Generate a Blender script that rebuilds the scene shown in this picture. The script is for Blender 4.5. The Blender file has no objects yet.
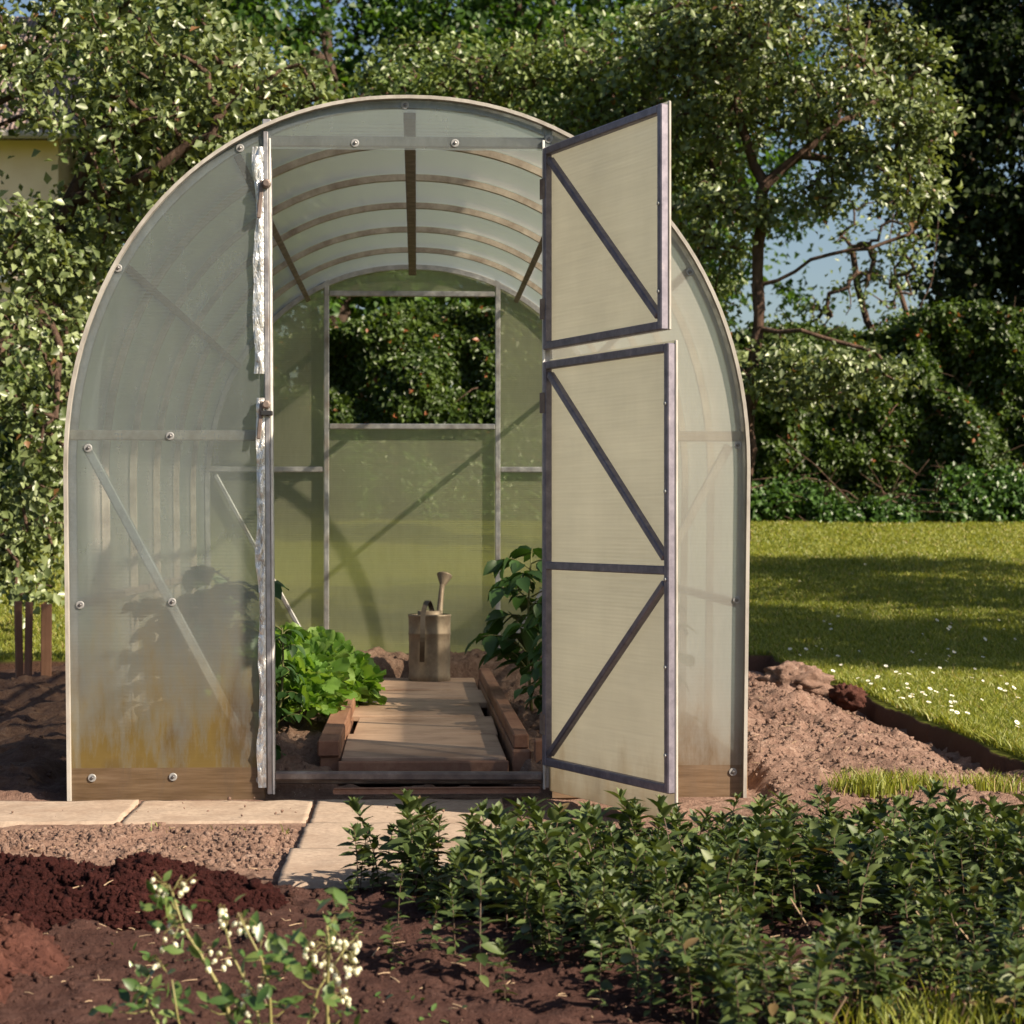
import bpy, math, random
import numpy as np
from mathutils import Vector, Matrix
R = math.radians
S = bpy.context.scene
C = S.collection

# ------------------------------------------------------------------ camera, world, sun, exposure
F = 2120.0                                   # focal length in picture pixels
YAW = math.atan((512 - 417) / F)
PITCH = math.atan(10 / F)
CAM = Vector((0.022, -6.2, 0.81))
cd = bpy.data.cameras.new('camera'); cam = bpy.data.objects.new('camera', cd); C.objects.link(cam)
cam.location = CAM
cam.rotation_euler = (R(90) + PITCH, 0, -YAW)
cd.sensor_width = 36; cd.lens = 36 * F / 1024
cd.clip_start = 0.05; cd.clip_end = 3000
cd.dof.use_dof = True; cd.dof.focus_distance = 6.0; cd.dof.aperture_fstop = 9.0
S.camera = cam

SUN_AZ = math.atan2(0.858, -0.513)           # from +Y clockwise
SUN_EL = R(35)
w = bpy.data.worlds.new('World'); S.world = w; w.use_nodes = True
nt = w.node_tree; bg = nt.nodes['Background']
sky = nt.nodes.new('ShaderNodeTexSky'); sky.sky_type = 'NISHITA'; sky.sun_disc = False
sky.sun_elevation = SUN_EL; sky.sun_rotation = SUN_AZ; sky.air_density = 1.0; sky.dust_density = 1.5; sky.ozone_density = 1.0
nt.links.new(sky.outputs[0], bg.inputs[0]); bg.inputs[1].default_value = 0.052
sd = bpy.data.lights.new('sun', 'SUN'); sd.energy = 5.0; sd.angle = R(0.5); sd.color = (1.0, 0.86, 0.67)
so = bpy.data.objects.new('sun', sd); C.objects.link(so)
sv = Vector((0.858 * math.cos(SUN_EL), -0.513 * math.cos(SUN_EL), math.sin(SUN_EL)))
so.rotation_euler = sv.to_track_quat('Z', 'Y').to_euler(); so.location = (6, -6, 8)
S.view_settings.view_transform = 'Standard'; S.view_settings.look = 'None'
S.view_settings.exposure = 1.12; S.view_settings.gamma = 1.0
S.cycles.use_denoising = True
S.cycles.max_bounces = 10; S.cycles.transparent_max_bounces = 24
S.cycles.diffuse_bounces = 2; S.cycles.glossy_bounces = 3; S.cycles.transmission_bounces = 8
S.cycles.sample_clamp_indirect = 4.0
S.cycles.caustics_reflective = False; S.cycles.caustics_refractive = False

_rot = cam.rotation_euler.to_matrix()
def at(px, py, Y):
    """point of the world plane y = Y that the photo shows at pixel (px, py)"""
    d = _rot @ Vector(((px - 512) / F, -(py - 512) / F, -1))
    return CAM + d * ((Y - CAM.y) / d.y)

# ------------------------------------------------------------------ noise
def _hash(ix, iy, iz, s):
    n = (ix * 374761393 + iy * 668265263 + iz * 2147483647 // 7 * 3 + s * 974634777) & 0xffffffff
    n = ((n ^ (n >> 13)) * 1274126177) & 0xffffffff
    n = (n ^ (n >> 16)) & 0xffff
    return n / 65535.0
def vnoise(x, y, z=0.0, s=0):
    x = np.asarray(x, float); y = np.asarray(y, float); z = np.asarray(z, float) + 0 * x
    ix = np.floor(x).astype(np.int64); iy = np.floor(y).astype(np.int64); iz = np.floor(z).astype(np.int64)
    fx = x - ix; fy = y - iy; fz = z - iz
    fx = fx * fx * (3 - 2 * fx); fy = fy * fy * (3 - 2 * fy); fz = fz * fz * (3 - 2 * fz)
    r = 0
    for a in (0, 1):
        for b in (0, 1):
            for c in (0, 1):
                r = r + _hash(ix + a, iy + b, iz + c, s) * (fx if a else 1 - fx) * (fy if b else 1 - fy) * (fz if c else 1 - fz)
    return r * 2 - 1
def fbm(x, y, z=0.0, s=0, o=4, g=0.5):
    r = 0; a = 1
    for k in range(o):
        f = 2 ** k
        r = r + a * vnoise(np.asarray(x) * f, np.asarray(y) * f, np.asarray(z) * f, s + k); a *= g
    return r
def sstep(a, b, x): 
    t = np.clip((x - a) / (b - a), 0, 1); return t * t * (3 - 2 * t)

# ------------------------------------------------------------------ object helpers
def tag(o, label=None, cat=None, group=None, kind=None):
    if label: o['label'] = label
    if cat: o['category'] = cat
    if group: o['group'] = group
    if kind: o['kind'] = kind
    return o
def empty(name, loc=(0, 0, 0), rz=0):
    o = bpy.data.objects.new(name, None); C.objects.link(o); o.location = loc; o.rotation_euler = (0, 0, rz)
    o.empty_display_size = 0.1
    return o
def link_mesh(name, me, m, parent=None):
    if m is not None: me.materials.append(m)
    o = bpy.data.objects.new(name, me); C.objects.link(o)
    if parent is not None: o.parent = parent
    return o
def copy_tree(o, parent=None):
    c = o.copy(); C.objects.link(c)
    if parent is not None: c.parent = parent
    for ch in list(o.children): copy_tree(ch, c)
    return c
class MB:
    def __init__(s): s.v = []; s.f = []
    def add(s, vs, fs):
        k = len(s.v); s.v += [tuple(v) for v in vs]; s.f += [tuple(i + k for i in f) for f in fs]; return s
    def box(s, x0, x1, y0, y1, z0, z1, b=0.0, M=None):
        if b <= 0:
            vs = [(x, y, z) for x in (x0, x1) for y in (y0, y1) for z in (z0, z1)]
            fs = [(0, 1, 3, 2), (4, 6, 7, 5), (0, 4, 5, 1), (2, 3, 7, 6), (0, 2, 6, 4), (1, 5, 7, 3)]
        else:                                       # chamfered box
            vs = []; idx = {}
            for i, x in enumerate((x0, x1)):
                for j, y in enumerate((y0, y1)):
                    for k, z in enumerate((z0, z1)):
                        sx = b if i == 0 else -b; sy = b if j == 0 else -b; sz = b if k == 0 else -b
                        idx[(i, j, k)] = len(vs)
                        vs += [(x, y + sy, z + sz), (x + sx, y, z + sz), (x + sx, y + sy, z)]
            g = lambda i, j, k, a: idx[(i, j, k)] + a
            fs = []
            for i in (0, 1):
                q = [g(i, 0, 0, 0), g(i, 1, 0, 0), g(i, 1, 1, 0), g(i, 0, 1, 0)]; fs.append(q if i else q[::-1])
                q = [g(0, i, 0, 1), g(0, i, 1, 1), g(1, i, 1, 1), g(1, i, 0, 1)]; fs.append(q if i else q[::-1])
                q = [g(0, 0, i, 2), g(1, 0, i, 2), g(1, 1, i, 2), g(0, 1, i, 2)]; fs.append(q if i else q[::-1])
            for i in (0, 1):
                for j in (0, 1):
                    fs.append([g(i, j, 0, 0), g(i, j, 1, 0), g(i, j, 1, 1), g(i, j, 0, 1)])
                    fs.append([g(i, 0, j, 0), g(i, 1, j, 0), g(i, 1, j, 2), g(i, 0, j, 2)])
                    fs.append([g(0, i, j, 1), g(1, i, j, 1), g(1, i, j, 2), g(0, i, j, 2)])
            for i in (0, 1):
                for j in (0, 1):
                    for k in (0, 1): fs.append([g(i, j, k, 0), g(i, j, k, 1), g(i, j, k, 2)])
        if M is not None: vs = [M @ Vector(v) for v in vs]
        return s.add(vs, fs)
    def bar(s, p0, p1, w, h, up=(0, 0, 1), b=0.0):
        """rectangular profile from p0 to p1; w across, h along 'up'"""
        p0 = Vector(p0); p1 = Vector(p1); x = (p1 - p0); L = x.length; x.normalize()
        u = Vector(up); y = u.cross(x).normalized(); z = x.cross(y)
        M = Matrix((x, y, z)).transposed().to_4x4(); M.translation = p0
        return s.box(0, L, -w / 2, w / 2, -h / 2, h / 2, b, M)
    def tube(s, pts, r, n=8, caps=True):
        pts = [Vector(p) for p in pts]; m = len(pts)
        rs = r if isinstance(r, (list, tuple, np.ndarray)) else [r] * m
        ref = Vector((0.31, 0.27, 0.91)); vs = []
        for i, p in enumerate(pts):
            t = (pts[min(i + 1, m - 1)] - pts[max(i - 1, 0)])
            if t.length < 1e-9: t = Vector((0, 0, 1))
            t.normalize(); a = t.cross(ref)
            if a.length < 1e-3: a = t.cross(Vector((1, 0, 0)))
            a.normalize(); b = t.cross(a); ref = b.cross(t) if False else ref
            for k in range(n):
                q = 2 * math.pi * k / n; vs.append(p + (a * math.cos(q) + b * math.sin(q)) * rs[i])
        fs = [(i * n + k, i * n + (k + 1) % n, (i + 1) * n + (k + 1) % n, (i + 1) * n + k) for i in range(m - 1) for k in range(n)]
        if caps: fs += [tuple(range(n))[::-1], tuple((m - 1) * n + k for k in range(n))]
        return s.add(vs, fs)
    def lathe(s, prof, n=32, M=None, sx=1, sy=1, caps=(True, True)):
        vs = []
        for r, z in prof:
            for k in range(n):
                q = 2 * math.pi * k / n; vs.append(Vector((r * sx * math.cos(q), r * sy * math.sin(q), z)))
        m = len(prof)
        fs = [(i * n + k, i * n + (k + 1) % n, (i + 1) * n + (k + 1) % n, (i + 1) * n + k) for i in range(m - 1) for k in range(n)]
        if caps[0]: fs.append(tuple(range(n))[::-1])
        if caps[1]: fs.append(tuple((m - 1) * n + k for k in range(n)))
        if M is not None: vs = [M @ v for v in vs]
        return s.add(vs, fs)
    def mesh(s, name, smooth=False):
        me = bpy.data.meshes.new(name); me.from_pydata([tuple(v) for v in s.v], [], s.f); me.update()
        if smooth: me.polygons.foreach_set('use_smooth', [True] * len(me.polygons)); 
        return me
    def build(s, name, m, parent=None, smooth=False):
        return link_mesh(name, s.mesh(name, smooth), m, parent)
def np_mesh(name, V, Fc, smooth=False):
    """V (n,3); Fc list of integer arrays (k, m) with m corners each"""
    me = bpy.data.meshes.new(name); Fc = [f for f in Fc if len(f)]
    nl = sum(f.size for f in Fc); nf = sum(len(f) for f in Fc)
    me.vertices.add(len(V)); me.vertices.foreach_set('co', np.ascontiguousarray(V, dtype=np.float32).ravel())
    me.loops.add(nl); me.loops.foreach_set('vertex_index', np.concatenate([f.ravel() for f in Fc]).astype(np.int32))
    me.polygons.add(nf)
    tot = np.concatenate([np.full(len(f), f.shape[1]) for f in Fc]); st = np.concatenate([[0], np.cumsum(tot)[:-1]])
    me.polygons.foreach_set('loop_start', st.astype(np.int32)); me.polygons.foreach_set('loop_total', tot.astype(np.int32))
    if smooth: me.polygons.foreach_set('use_smooth', np.ones(nf, bool))
    me.update(calc_edges=True); return me
def unit(a): return a / np.maximum(np.linalg.norm(a, axis=-1, keepdims=True), 1e-9)

# leaf clouds: every leaf is its own folded blade
def leaf_arrays(P, D, N, L, W, fold=0.25, droop=0.15, fine=False, twist=None):
    D = unit(D); Sd = unit(np.cross(N, D)); N2 = np.cross(D, Sd); n = len(P)
    L = L[:, None]; W = W[:, None]
    if not fine:
        V = np.stack([P, P + D * L * .45 + Sd * W * .5 + N2 * W * fold, P + D * L - N2 * L * droop, P + D * L * .45 - Sd * W * .5 + N2 * W * fold], 1)
        o = (np.arange(n) * 4)[:, None]
        return V.reshape(-1, 3), [np.concatenate([o + [0, 2, 1], o + [0, 3, 2]])]
    row = []
    for t, ww in ((0, 0), (.22, .36), (.48, .5), (.75, .34), (1, 0)):
        c = P + D * L * t - N2 * L * droop * t * t
        if ww == 0: row.append(c)
        else: row += [c - Sd * W * ww + N2 * W * fold * ww * 2, c, c + Sd * W * ww + N2 * W * fold * ww * 2]
    V = np.stack(row, 1); m = V.shape[1]; o = (np.arange(n) * m)[:, None]
    tri = np.concatenate([o + [0, 2, 1], o + [0, 3, 2], o + [7, 8, 10], o + [8, 9, 10]])
    q = np.concatenate([o + [1, 2, 5, 4], o + [2, 3, 6, 5], o + [4, 5, 8, 7], o + [5, 6, 9, 8]])
    return V.reshape(-1, 3), [tri, q]
def merge_arrays(parts):
    Vs = []; F3 = []; F4 = []; k = 0
    for V, Fs in parts:
        Vs.append(V)
        for f in Fs: (F3 if f.shape[1] == 3 else F4).append(f + k)
        k += len(V)
    out = []
    if F3: out.append(np.concatenate(F3))
    if F4: out.append(np.concatenate(F4))
    return np.concatenate(Vs), out

# ------------------------------------------------------------------ materials
def mat(name, col=(.5, .5, .5), rough=.6, metal=0.0, spec=.5):
    m = bpy.data.materials.new(name); m.use_nodes = True; p = m.node_tree.nodes['Principled BSDF']
    p.inputs['Base Color'].default_value = (*col, 1); p.inputs['Roughness'].default_value = rough
    p.inputs['Metallic'].default_value = metal; p.inputs['Specular IOR Level'].default_value = spec
    return m
class N:
    def __init__(s, m): s.t = m.node_tree; s.p = s.t.nodes.get('Principled BSDF')
    def n(s, ty, **k):
        x = s.t.nodes.new(ty)
        for a, b in k.items(): setattr(x, a, b)
        return x
    def l(s, a, b): s.t.links.new(a, b)
    def coord(s, kind='Object', scale=(1, 1, 1)):
        c = s.n('ShaderNodeTexCoord'); mp = s.n('ShaderNodeMapping'); mp.inputs['Scale'].default_value = scale
        s.l(c.outputs[kind], mp.inputs[0]); return mp.outputs[0]
    def noise(s, vec, scale, detail=4, rough=.55, out='Fac'):
        x = s.n('ShaderNodeTexNoise'); x.inputs['Scale'].default_value = scale; x.inputs['Detail'].default_value = detail
        x.inputs['Roughness'].default_value = rough; s.l(vec, x.inputs['Vector']); return x.outputs[out]
    def ramp(s, fac, stops):
        x = s.n('ShaderNodeValToRGB'); e = x.color_ramp.elements
        while len(e) < len(stops): e.new(0.5)
        for i, (p, c) in enumerate(stops): e[i].position = p; e[i].color = (*c, 1) if len(c) == 3 else c
        s.l(fac, x.inputs[0]); return x.outputs[0]
    def mixc(s, fac, a, b, mode='MIX'):
        x = s.n('ShaderNodeMix', data_type='RGBA', blend_type=mode)
        for v, i in ((fac, 0), (a, 6), (b, 7)):
            if hasattr(v, 'links') or hasattr(v, 'is_linked'): s.l(v, x.inputs[i])
            elif i == 0: x.inputs[i].default_value = v
            else: x.inputs[i].default_value = (*v, 1)
        return x.outputs[2]
    def math(s, op, a, b=0.0, clamp=False):
        x = s.n('ShaderNodeMath', operation=op, use_clamp=clamp)
        for i, v in enumerate((a, b)):
            if hasattr(v, 'is_linked'): s.l(v, x.inputs[i])
            else: x.inputs[i].default_value = v
        return x.outputs[0]
    def bump(s, h, strength=.3, dist=.01, to=None):
        x = s.n('ShaderNodeBump'); x.inputs['Strength'].default_value = strength; x.inputs['Distance'].default_value = dist
        s.l(h, x.inputs['Height'])
        s.l(x.outputs[0], (to or s.p).inputs['Normal']); return x.outputs[0]

def leaf_mat(name, c0, c1, c2=None, trans=.35, rough=.45, odd=None, spec=.5, blotch=1.2):
    """colour varies leaf by leaf; odd = (share, colour) for a few browned or yellowed leaves"""
    m = mat(name, c0, rough, spec=spec); g = N(m)
    geo = g.n('ShaderNodeNewGeometry')
    st = [(0.0, c0), (.5, c1), (1.0, c2 or c1)]
    col = g.ramp(geo.outputs['Random Per Island'], st)
    cl = g.noise(g.coord(), blotch, 2)
    col = g.mixc(g.ramp(cl, [(.35, (0, 0, 0)), (.65, (1, 1, 1))]), col, g.mixc(0.25, col, c2 or c1))
    if odd:
        a = g.math('MULTIPLY', geo.outputs['Random Per Island'], 37.7); a = g.math('FRACT', a)
        col = g.mixc(g.math('LESS_THAN', a, odd[0]), col, odd[1])
    g.l(col, g.p.inputs['Base Color'])
    tr = g.n('ShaderNodeBsdfTranslucent'); mx = g.n('ShaderNodeMixShader'); mx.inputs[0].default_value = trans
    tc = g.mixc(1.0, col, (1.5, 1.45, .55), 'MULTIPLY'); g.l(tc, tr.inputs[0])
    g.l(g.p.outputs[0], mx.inputs[1]); g.l(tr.outputs[0], mx.inputs[2])
    g.l(mx.outputs[0], g.t.nodes['Material Output'].inputs[0])
    return m
def bark_mat(name, c0, c1, scale=14):
    m = mat(name, c0, .9, spec=.2); g = N(m); v = g.coord(scale=(1, 1, .3))
    n = g.noise(v, scale, 6, .7); g.l(g.ramp(n, [(.3, c0), (.7, c1)]), g.p.inputs['Base Color']); g.bump(n, .9, .03); return m
def wood_mat(name, c0, c1, axis='x', rough=.8, stain=None, sc=1.0):
    m = mat(name, c0, rough, spec=.25); g = N(m)
    s = {'x': (1.5, 22, 22), 'y': (22, 1.5, 22), 'z': (22, 22, 1.5)}[axis]
    s = tuple(q * sc for q in s)
    n = g.noise(g.coord(scale=s), 2.2, 6, .65); n2 = g.noise(g.coord(), 3.5, 4, .6)
    col = g.ramp(n, [(.25, c0), (.75, c1)])
    dk = tuple(q * .45 for q in c0)
    col = g.mixc(g.ramp(n2, [(.45, (0, 0, 0)), (.75, (.8, .8, .8))]), col, stain or dk)
    g.l(col, g.p.inputs['Base Color']); g.bump(n, .5, .004); return m

M = {}
M['galv'] = mat('galvanised_steel', (.42, .41, .43), .42, .75); g = N(M['galv'])
n = g.noise(g.coord(), 26, 5, .65); n2 = g.noise(g.coord(), 7, 4)
g.l(g.mixc(g.ramp(n2, [(.5, (0, 0, 0)), (.75, (.75, .75, .75))]), g.ramp(n, [(.3, (.34, .33, .36)), (.7, (.56, .55, .56))]), (.26, .19, .14)), g.p.inputs['Base Color'])
g.l(g.ramp(n, [(.3, (.32,) * 3), (.7, (.55,) * 3)]), g.p.inputs['Roughness']); g.bump(n, .15, .002)
M['doorsteel'] = mat('door_frame_steel', (.2, .185, .22), .5, .5); g = N(M['doorsteel'])  # galvanised steel in shade, the shade put into a darker, purplish colour
n = g.noise(g.coord(), 30, 5, .65)
g.l(g.ramp(n, [(.3, (.13, .12, .155)), (.62, (.22, .2, .245)), (.8, (.34, .3, .3))]), g.p.inputs['Base Color']); g.bump(n, .15, .002)
M['rusty'] = mat('weathered_steel', (.2, .16, .14), .6, .35); g = N(M['rusty'])
n = g.noise(g.coord(), 18, 5, .65)
g.l(g.ramp(n, [(.3, (.13, .1, .09)), (.55, (.22, .17, .15)), (.75, (.36, .31, .27))]), g.p.inputs['Base Color']); g.bump(n, .2, .002)
M['tan'] = mat('tan_stained_steel', (.5, .42, .32), .5, .2); g = N(M['tan'])
n = g.noise(g.coord(), 14, 5, .65); g.l(g.ramp(n, [(.3, (.42, .34, .26)), (.6, (.70, .62, .52)), (.8, (.8, .76, .7))]), g.p.inputs['Base Color'])
M['hoop'] = mat('hoop_steel', (.4, .33, .27), .5, .25); g = N(M['hoop'])
n = g.noise(g.coord(), 14, 5, .65); g.l(g.ramp(n, [(.3, (.28, .22, .18)), (.6, (.52, .45, .38)), (.8, (.7, .64, .57))]), g.p.inputs['Base Color'])
M['pale'] = mat('pale_steel', (.75, .74, .70), .45, .2); g = N(M['pale'])
n = g.noise(g.coord(), 14, 5, .65); g.l(g.ramp(n, [(.3, (.5, .47, .43)), (.6, (.8, .79, .75))]), g.p.inputs['Base Color'])
M['zinc'] = mat('old_zinc_sheet', (.4, .34, .27), .6, .45); g = N(M['zinc'])
n = g.noise(g.coord(), 14, 6, .7); n2 = g.noise(g.coord(scale=(1, 1, .25)), 22, 4)
g.l(g.mixc(g.ramp(n2, [(.5, (0, 0, 0)), (.7, (.6, .6, .6))]), g.ramp(n, [(.3, (.15, .11, .08)), (.7, (.36, .29, .22))]), (.2, .14, .1)), g.p.inputs['Base Color'])
g.l(g.ramp(n, [(.3, (.5,) * 3), (.7, (.75,) * 3)]), g.p.inputs['Roughness'])
M['washer'] = mat('screw_washer', (.34, .34, .34), .55, .4)
M['washer_core'] = mat('screw_head', (.16, .15, .15), .4, .8)
M['black'] = mat('black_rubber', (.02, .02, .022), .5)
M['plank'] = wood_mat('walkway_wood', (.44, .275, .195), (.62, .43, .315), 'x', stain=(.2, .115, .08))
M['beam'] = wood_mat('edging_timber', (.26, .125, .08), (.40, .215, .14), 'y', stain=(.17, .075, .05))
M['board'] = wood_mat('base_board_wood', (.24, .14, .07), (.36, .225, .12), 'x', stain=(.13, .07, .035))
M['stake'] = wood_mat('stake_wood', (.2, .095, .06), (.30, .15, .1), 'z')

# twin-wall polycarbonate
def poly_mat(name, tint=(.80, .82, .76), w_trans=.3, w_refr=.34, rough=.34, flute='z', dirt_z=None, dirt_col=(.30, .20, .07), haze=(.72, .70, .60), period=.0105, mud=1.0, graze=5.0, thru=.62, board=False, mott=.88):
    m = bpy.data.materials.new(name); m.use_nodes = True; t = m.node_tree; t.nodes.clear(); g = N(m)
    out = g.n('ShaderNodeOutputMaterial')
    tc = g.n('ShaderNodeTexCoord'); sep = g.n('ShaderNodeSeparateXYZ'); g.l(tc.outputs['Object'], sep.inputs[0])
    ax = sep.outputs[{'x': 0, 'y': 1, 'z': 2}[flute]]
    ph = g.math('MULTIPLY', ax, 2 * math.pi / period); wv = g.math('SINE', ph)
    st = g.noise(g.coord(scale={'z': (1.5, 1.5, 60), 'y': (1, 60, 1), 'x': (60, 1, 1)}[flute]), 2.2, 4, .7)
    cl = g.noise(g.coord(), 2.6, 5, .6)
    scr = g.noise(g.coord(scale=(6, 6, 1.2)), 5, 5, .7)
    h = g.math('ADD', g.math('MULTIPLY', wv, .5), g.math('MULTIPLY', st, 1.6))
    bp = g.n('ShaderNodeBump'); bp.inputs['Strength'].default_value = .35; bp.inputs['Distance'].default_value = .0012; g.l(h, bp.inputs['Height'])
    # cloudy weathering of the sheet
    hz = g.ramp(g.math('ADD', g.math('MULTIPLY', cl, .45), g.math('MULTIPLY', st, .55)), [(.3, tuple(q * mott for q in haze)), (.7, haze)])
    if dirt_z is not None:
        zz = sep.outputs[2]
        lift = g.math('MULTIPLY', g.math('SUBTRACT', g.noise(g.coord(scale=(1, 1, .35)), 9, 5, .7), .5), .55)
        f = g.math('SUBTRACT', 1.0, g.math('DIVIDE', g.math('ADD', zz, lift), dirt_z), True)
        f = g.math('MULTIPLY', f, g.math('ADD', .35, g.math('MULTIPLY', scr, 1.3)), True)
        f = g.math('MULTIPLY', f, mud, True)
        dcol = g.ramp(g.noise(g.coord(scale=(1, 1, .5)), 5.5, 3), [(.35, tuple(q * .8 for q in dirt_col)), (.5, dirt_col), (.7, (.22, .15, .085))])
        brd = g.math('LESS_THAN', zz, .098) if board else 0.0
        hz = g.mixc(f, hz, dcol)
        if board:
            wd = g.ramp(g.noise(g.coord(scale=(1.2, 1, 16)), 4, 5, .65), [(.3, (.22, .14, .085)), (.6, (.42, .29, .19)), (.8, (.55, .42, .3))])
            f = g.math('MAXIMUM', f, g.math('MULTIPLY', brd, .8)); hz = g.mixc(g.math('MULTIPLY', brd, .85), hz, wd)
    else: f = None
    df = g.n('ShaderNodeBsdfDiffuse'); tl = g.n('ShaderNodeBsdfTranslucent'); tp = g.n('ShaderNodeBsdfTransparent')
    rf = g.n('ShaderNodeBsdfRefraction'); gl = g.n('ShaderNodeBsdfGlossy')
    rf.inputs['IOR'].default_value = 1.35; rf.inputs['Roughness'].default_value = rough; rf.inputs['Color'].default_value = (*tint, 1)
    tp.inputs['Color'].default_value = (*tint, 1); gl.inputs['Roughness'].default_value = .3
    g.l(hz, df.inputs[0]); g.l(hz, tl.inputs[0])
    for x in (rf, gl): g.l(bp.outputs[0], x.inputs['Normal'])
    m1 = g.n('ShaderNodeMixShader'); m1.inputs[0].default_value = thru; g.l(df.outputs[0], m1.inputs[1]); g.l(tl.outputs[0], m1.inputs[2])
    m2 = g.n('ShaderNodeMixShader'); m2.inputs[0].default_value = w_trans / (w_trans + w_refr); g.l(rf.outputs[0], m2.inputs[1]); g.l(tp.outputs[0], m2.inputs[2])
    m3 = g.n('ShaderNodeMixShader'); g.l(m1.outputs[0], m3.inputs[1]); g.l(m2.outputs[0], m3.inputs[2])
    clear = w_trans + w_refr
    var = g.math('ADD', clear - .12, g.math('MULTIPLY', g.math('ADD', g.math('MULTIPLY', scr, .5), g.math('MULTIPLY', st, .5)), .24), True)
    if f is not None: var = g.math('MULTIPLY', var, g.math('SUBTRACT', 1.0, g.math('MULTIPLY', f, .75)), True)
    lw = g.n('ShaderNodeLayerWeight'); lw.inputs[0].default_value = .5
    gz = g.math('SUBTRACT', 1.0, g.math('POWER', lw.outputs['Facing'], graze), True)
    var = g.math('MULTIPLY', var, gz, True)
    g.l(var, m3.inputs[0])
    fr = g.n('ShaderNodeFresnel'); fr.inputs[0].default_value = 1.4
    m4 = g.n('ShaderNodeMixShader'); g.l(g.math('MULTIPLY', fr.outputs[0], .8), m4.inputs[0]); g.l(m3.outputs[0], m4.inputs[1]); g.l(gl.outputs[0], m4.inputs[2])
    g.l(m4.outputs[0], out.inputs[0]); return m
M['poly_front'] = poly_mat('polycarbonate_front', w_trans=.48, w_refr=.29, rough=.22, mott=.74, tint=(.80, .86, .85), haze=(.82, .91, .94), dirt_z=.78, dirt_col=(.40, .28, .09), mud=1.15, board=True)
M['poly_roof'] = poly_mat('polycarbonate_roof', w_trans=.70, w_refr=.02, flute='y', period=.02, haze=(.62, .78, .86), graze=3.5, thru=.72)
M['poly_back'] = poly_mat('polycarbonate_back', w_trans=.22, w_refr=.46, rough=.16, dirt_z=.2, haze=(.92, .92, .68), tint=(.92, .90, .74))
M['poly_door'] = poly_mat('polycarbonate_door', w_trans=.24, w_refr=.20, rough=.3, thru=.80, mott=.72, haze=(.95, .92, .82), dirt_z=.2, dirt_col=(.4, .28, .14), mud=.5)
M['edge'] = mat('polycarbonate_edge_profile', (.55, .48, .38), .45); g = N(M['edge'])
n = g.noise(g.coord(scale=(1, 1, .4)), 12, 5, .7); g.l(g.ramp(n, [(.3, (.24, .215, .19)), (.6, (.44, .415, .38))]), g.p.inputs['Base Color'])
M['foil'] = mat('crinkled_tape', (.6, .6, .62), .25, .6); g = N(M['foil'])
n = g.noise(g.coord(scale=(1, 1, .4)), 60, 4, .7); g.l(g.ramp(n, [(.3, (.45, .45, .46)), (.65, (.85, .85, .85))]), g.p.inputs['Base Color']); g.bump(n, .8, .01)

def soil_mat(name, c0, c1, c2, sc=18, fleck=None, front=False):
    m = mat(name, c0, .95, spec=.1); g = N(m); v = g.coord()
    a = g.noise(v, sc, 8, .72); b = g.noise(v, 2.3, 4)
    col = g.ramp(a, [(.3, c0), (.55, c1), (.75, c2)])
    col = g.mixc(g.ramp(b, [(.35, (0, 0, 0)), (.7, (.6, .6, .6))]), col, c0)
    if fleck:
        vo = g.n('ShaderNodeTexVoronoi'); vo.inputs['Scale'].default_value = 120; g.l(v, vo.inputs['Vector'])
        k = g.math('LESS_THAN', vo.outputs['Distance'], .16)
        k = g.math('MULTIPLY', k, g.math('GREATER_THAN', g.noise(v, 40, 2), .56)); col = g.mixc(k, col, fleck)
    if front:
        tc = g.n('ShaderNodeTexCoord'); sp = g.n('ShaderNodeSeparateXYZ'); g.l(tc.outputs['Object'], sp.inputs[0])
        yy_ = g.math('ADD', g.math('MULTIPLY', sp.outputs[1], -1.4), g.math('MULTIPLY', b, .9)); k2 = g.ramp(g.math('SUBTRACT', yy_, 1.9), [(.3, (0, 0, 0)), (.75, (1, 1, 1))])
        k3 = g.ramp(g.math('MULTIPLY', sp.outputs[0], -1.0), [(.98, (0, 0, 0)), (1.0, (1, 1, 1))]); k2 = g.math('MAXIMUM', k2, g.math('MULTIPLY', k3, g.ramp(sp.outputs[1], [(.0, (0, 0, 0)), (.12, (.75,) * 3)])))  # left of the greenhouse: moist soil with the greenhouse's shade painted in
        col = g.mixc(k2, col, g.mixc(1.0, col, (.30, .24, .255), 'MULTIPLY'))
    g.l(col, g.p.inputs['Base Color']); g.bump(g.math('ADD', a, g.math('MULTIPLY', g.noise(v, 70, 5, .7), .5)), 1.0, .02); return m
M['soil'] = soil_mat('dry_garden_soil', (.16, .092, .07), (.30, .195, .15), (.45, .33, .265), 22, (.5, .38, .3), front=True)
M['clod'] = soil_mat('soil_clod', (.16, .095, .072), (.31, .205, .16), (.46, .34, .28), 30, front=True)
M['peat'] = soil_mat('dark_peat', (.024, .007, .0065), (.058, .017, .015), (.10, .034, .029), 35)
M['redsoil'] = soil_mat('red_sandy_soil', (.06, .025, .02), (.12, .05, .038), (.2, .09, .068), 26)

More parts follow.
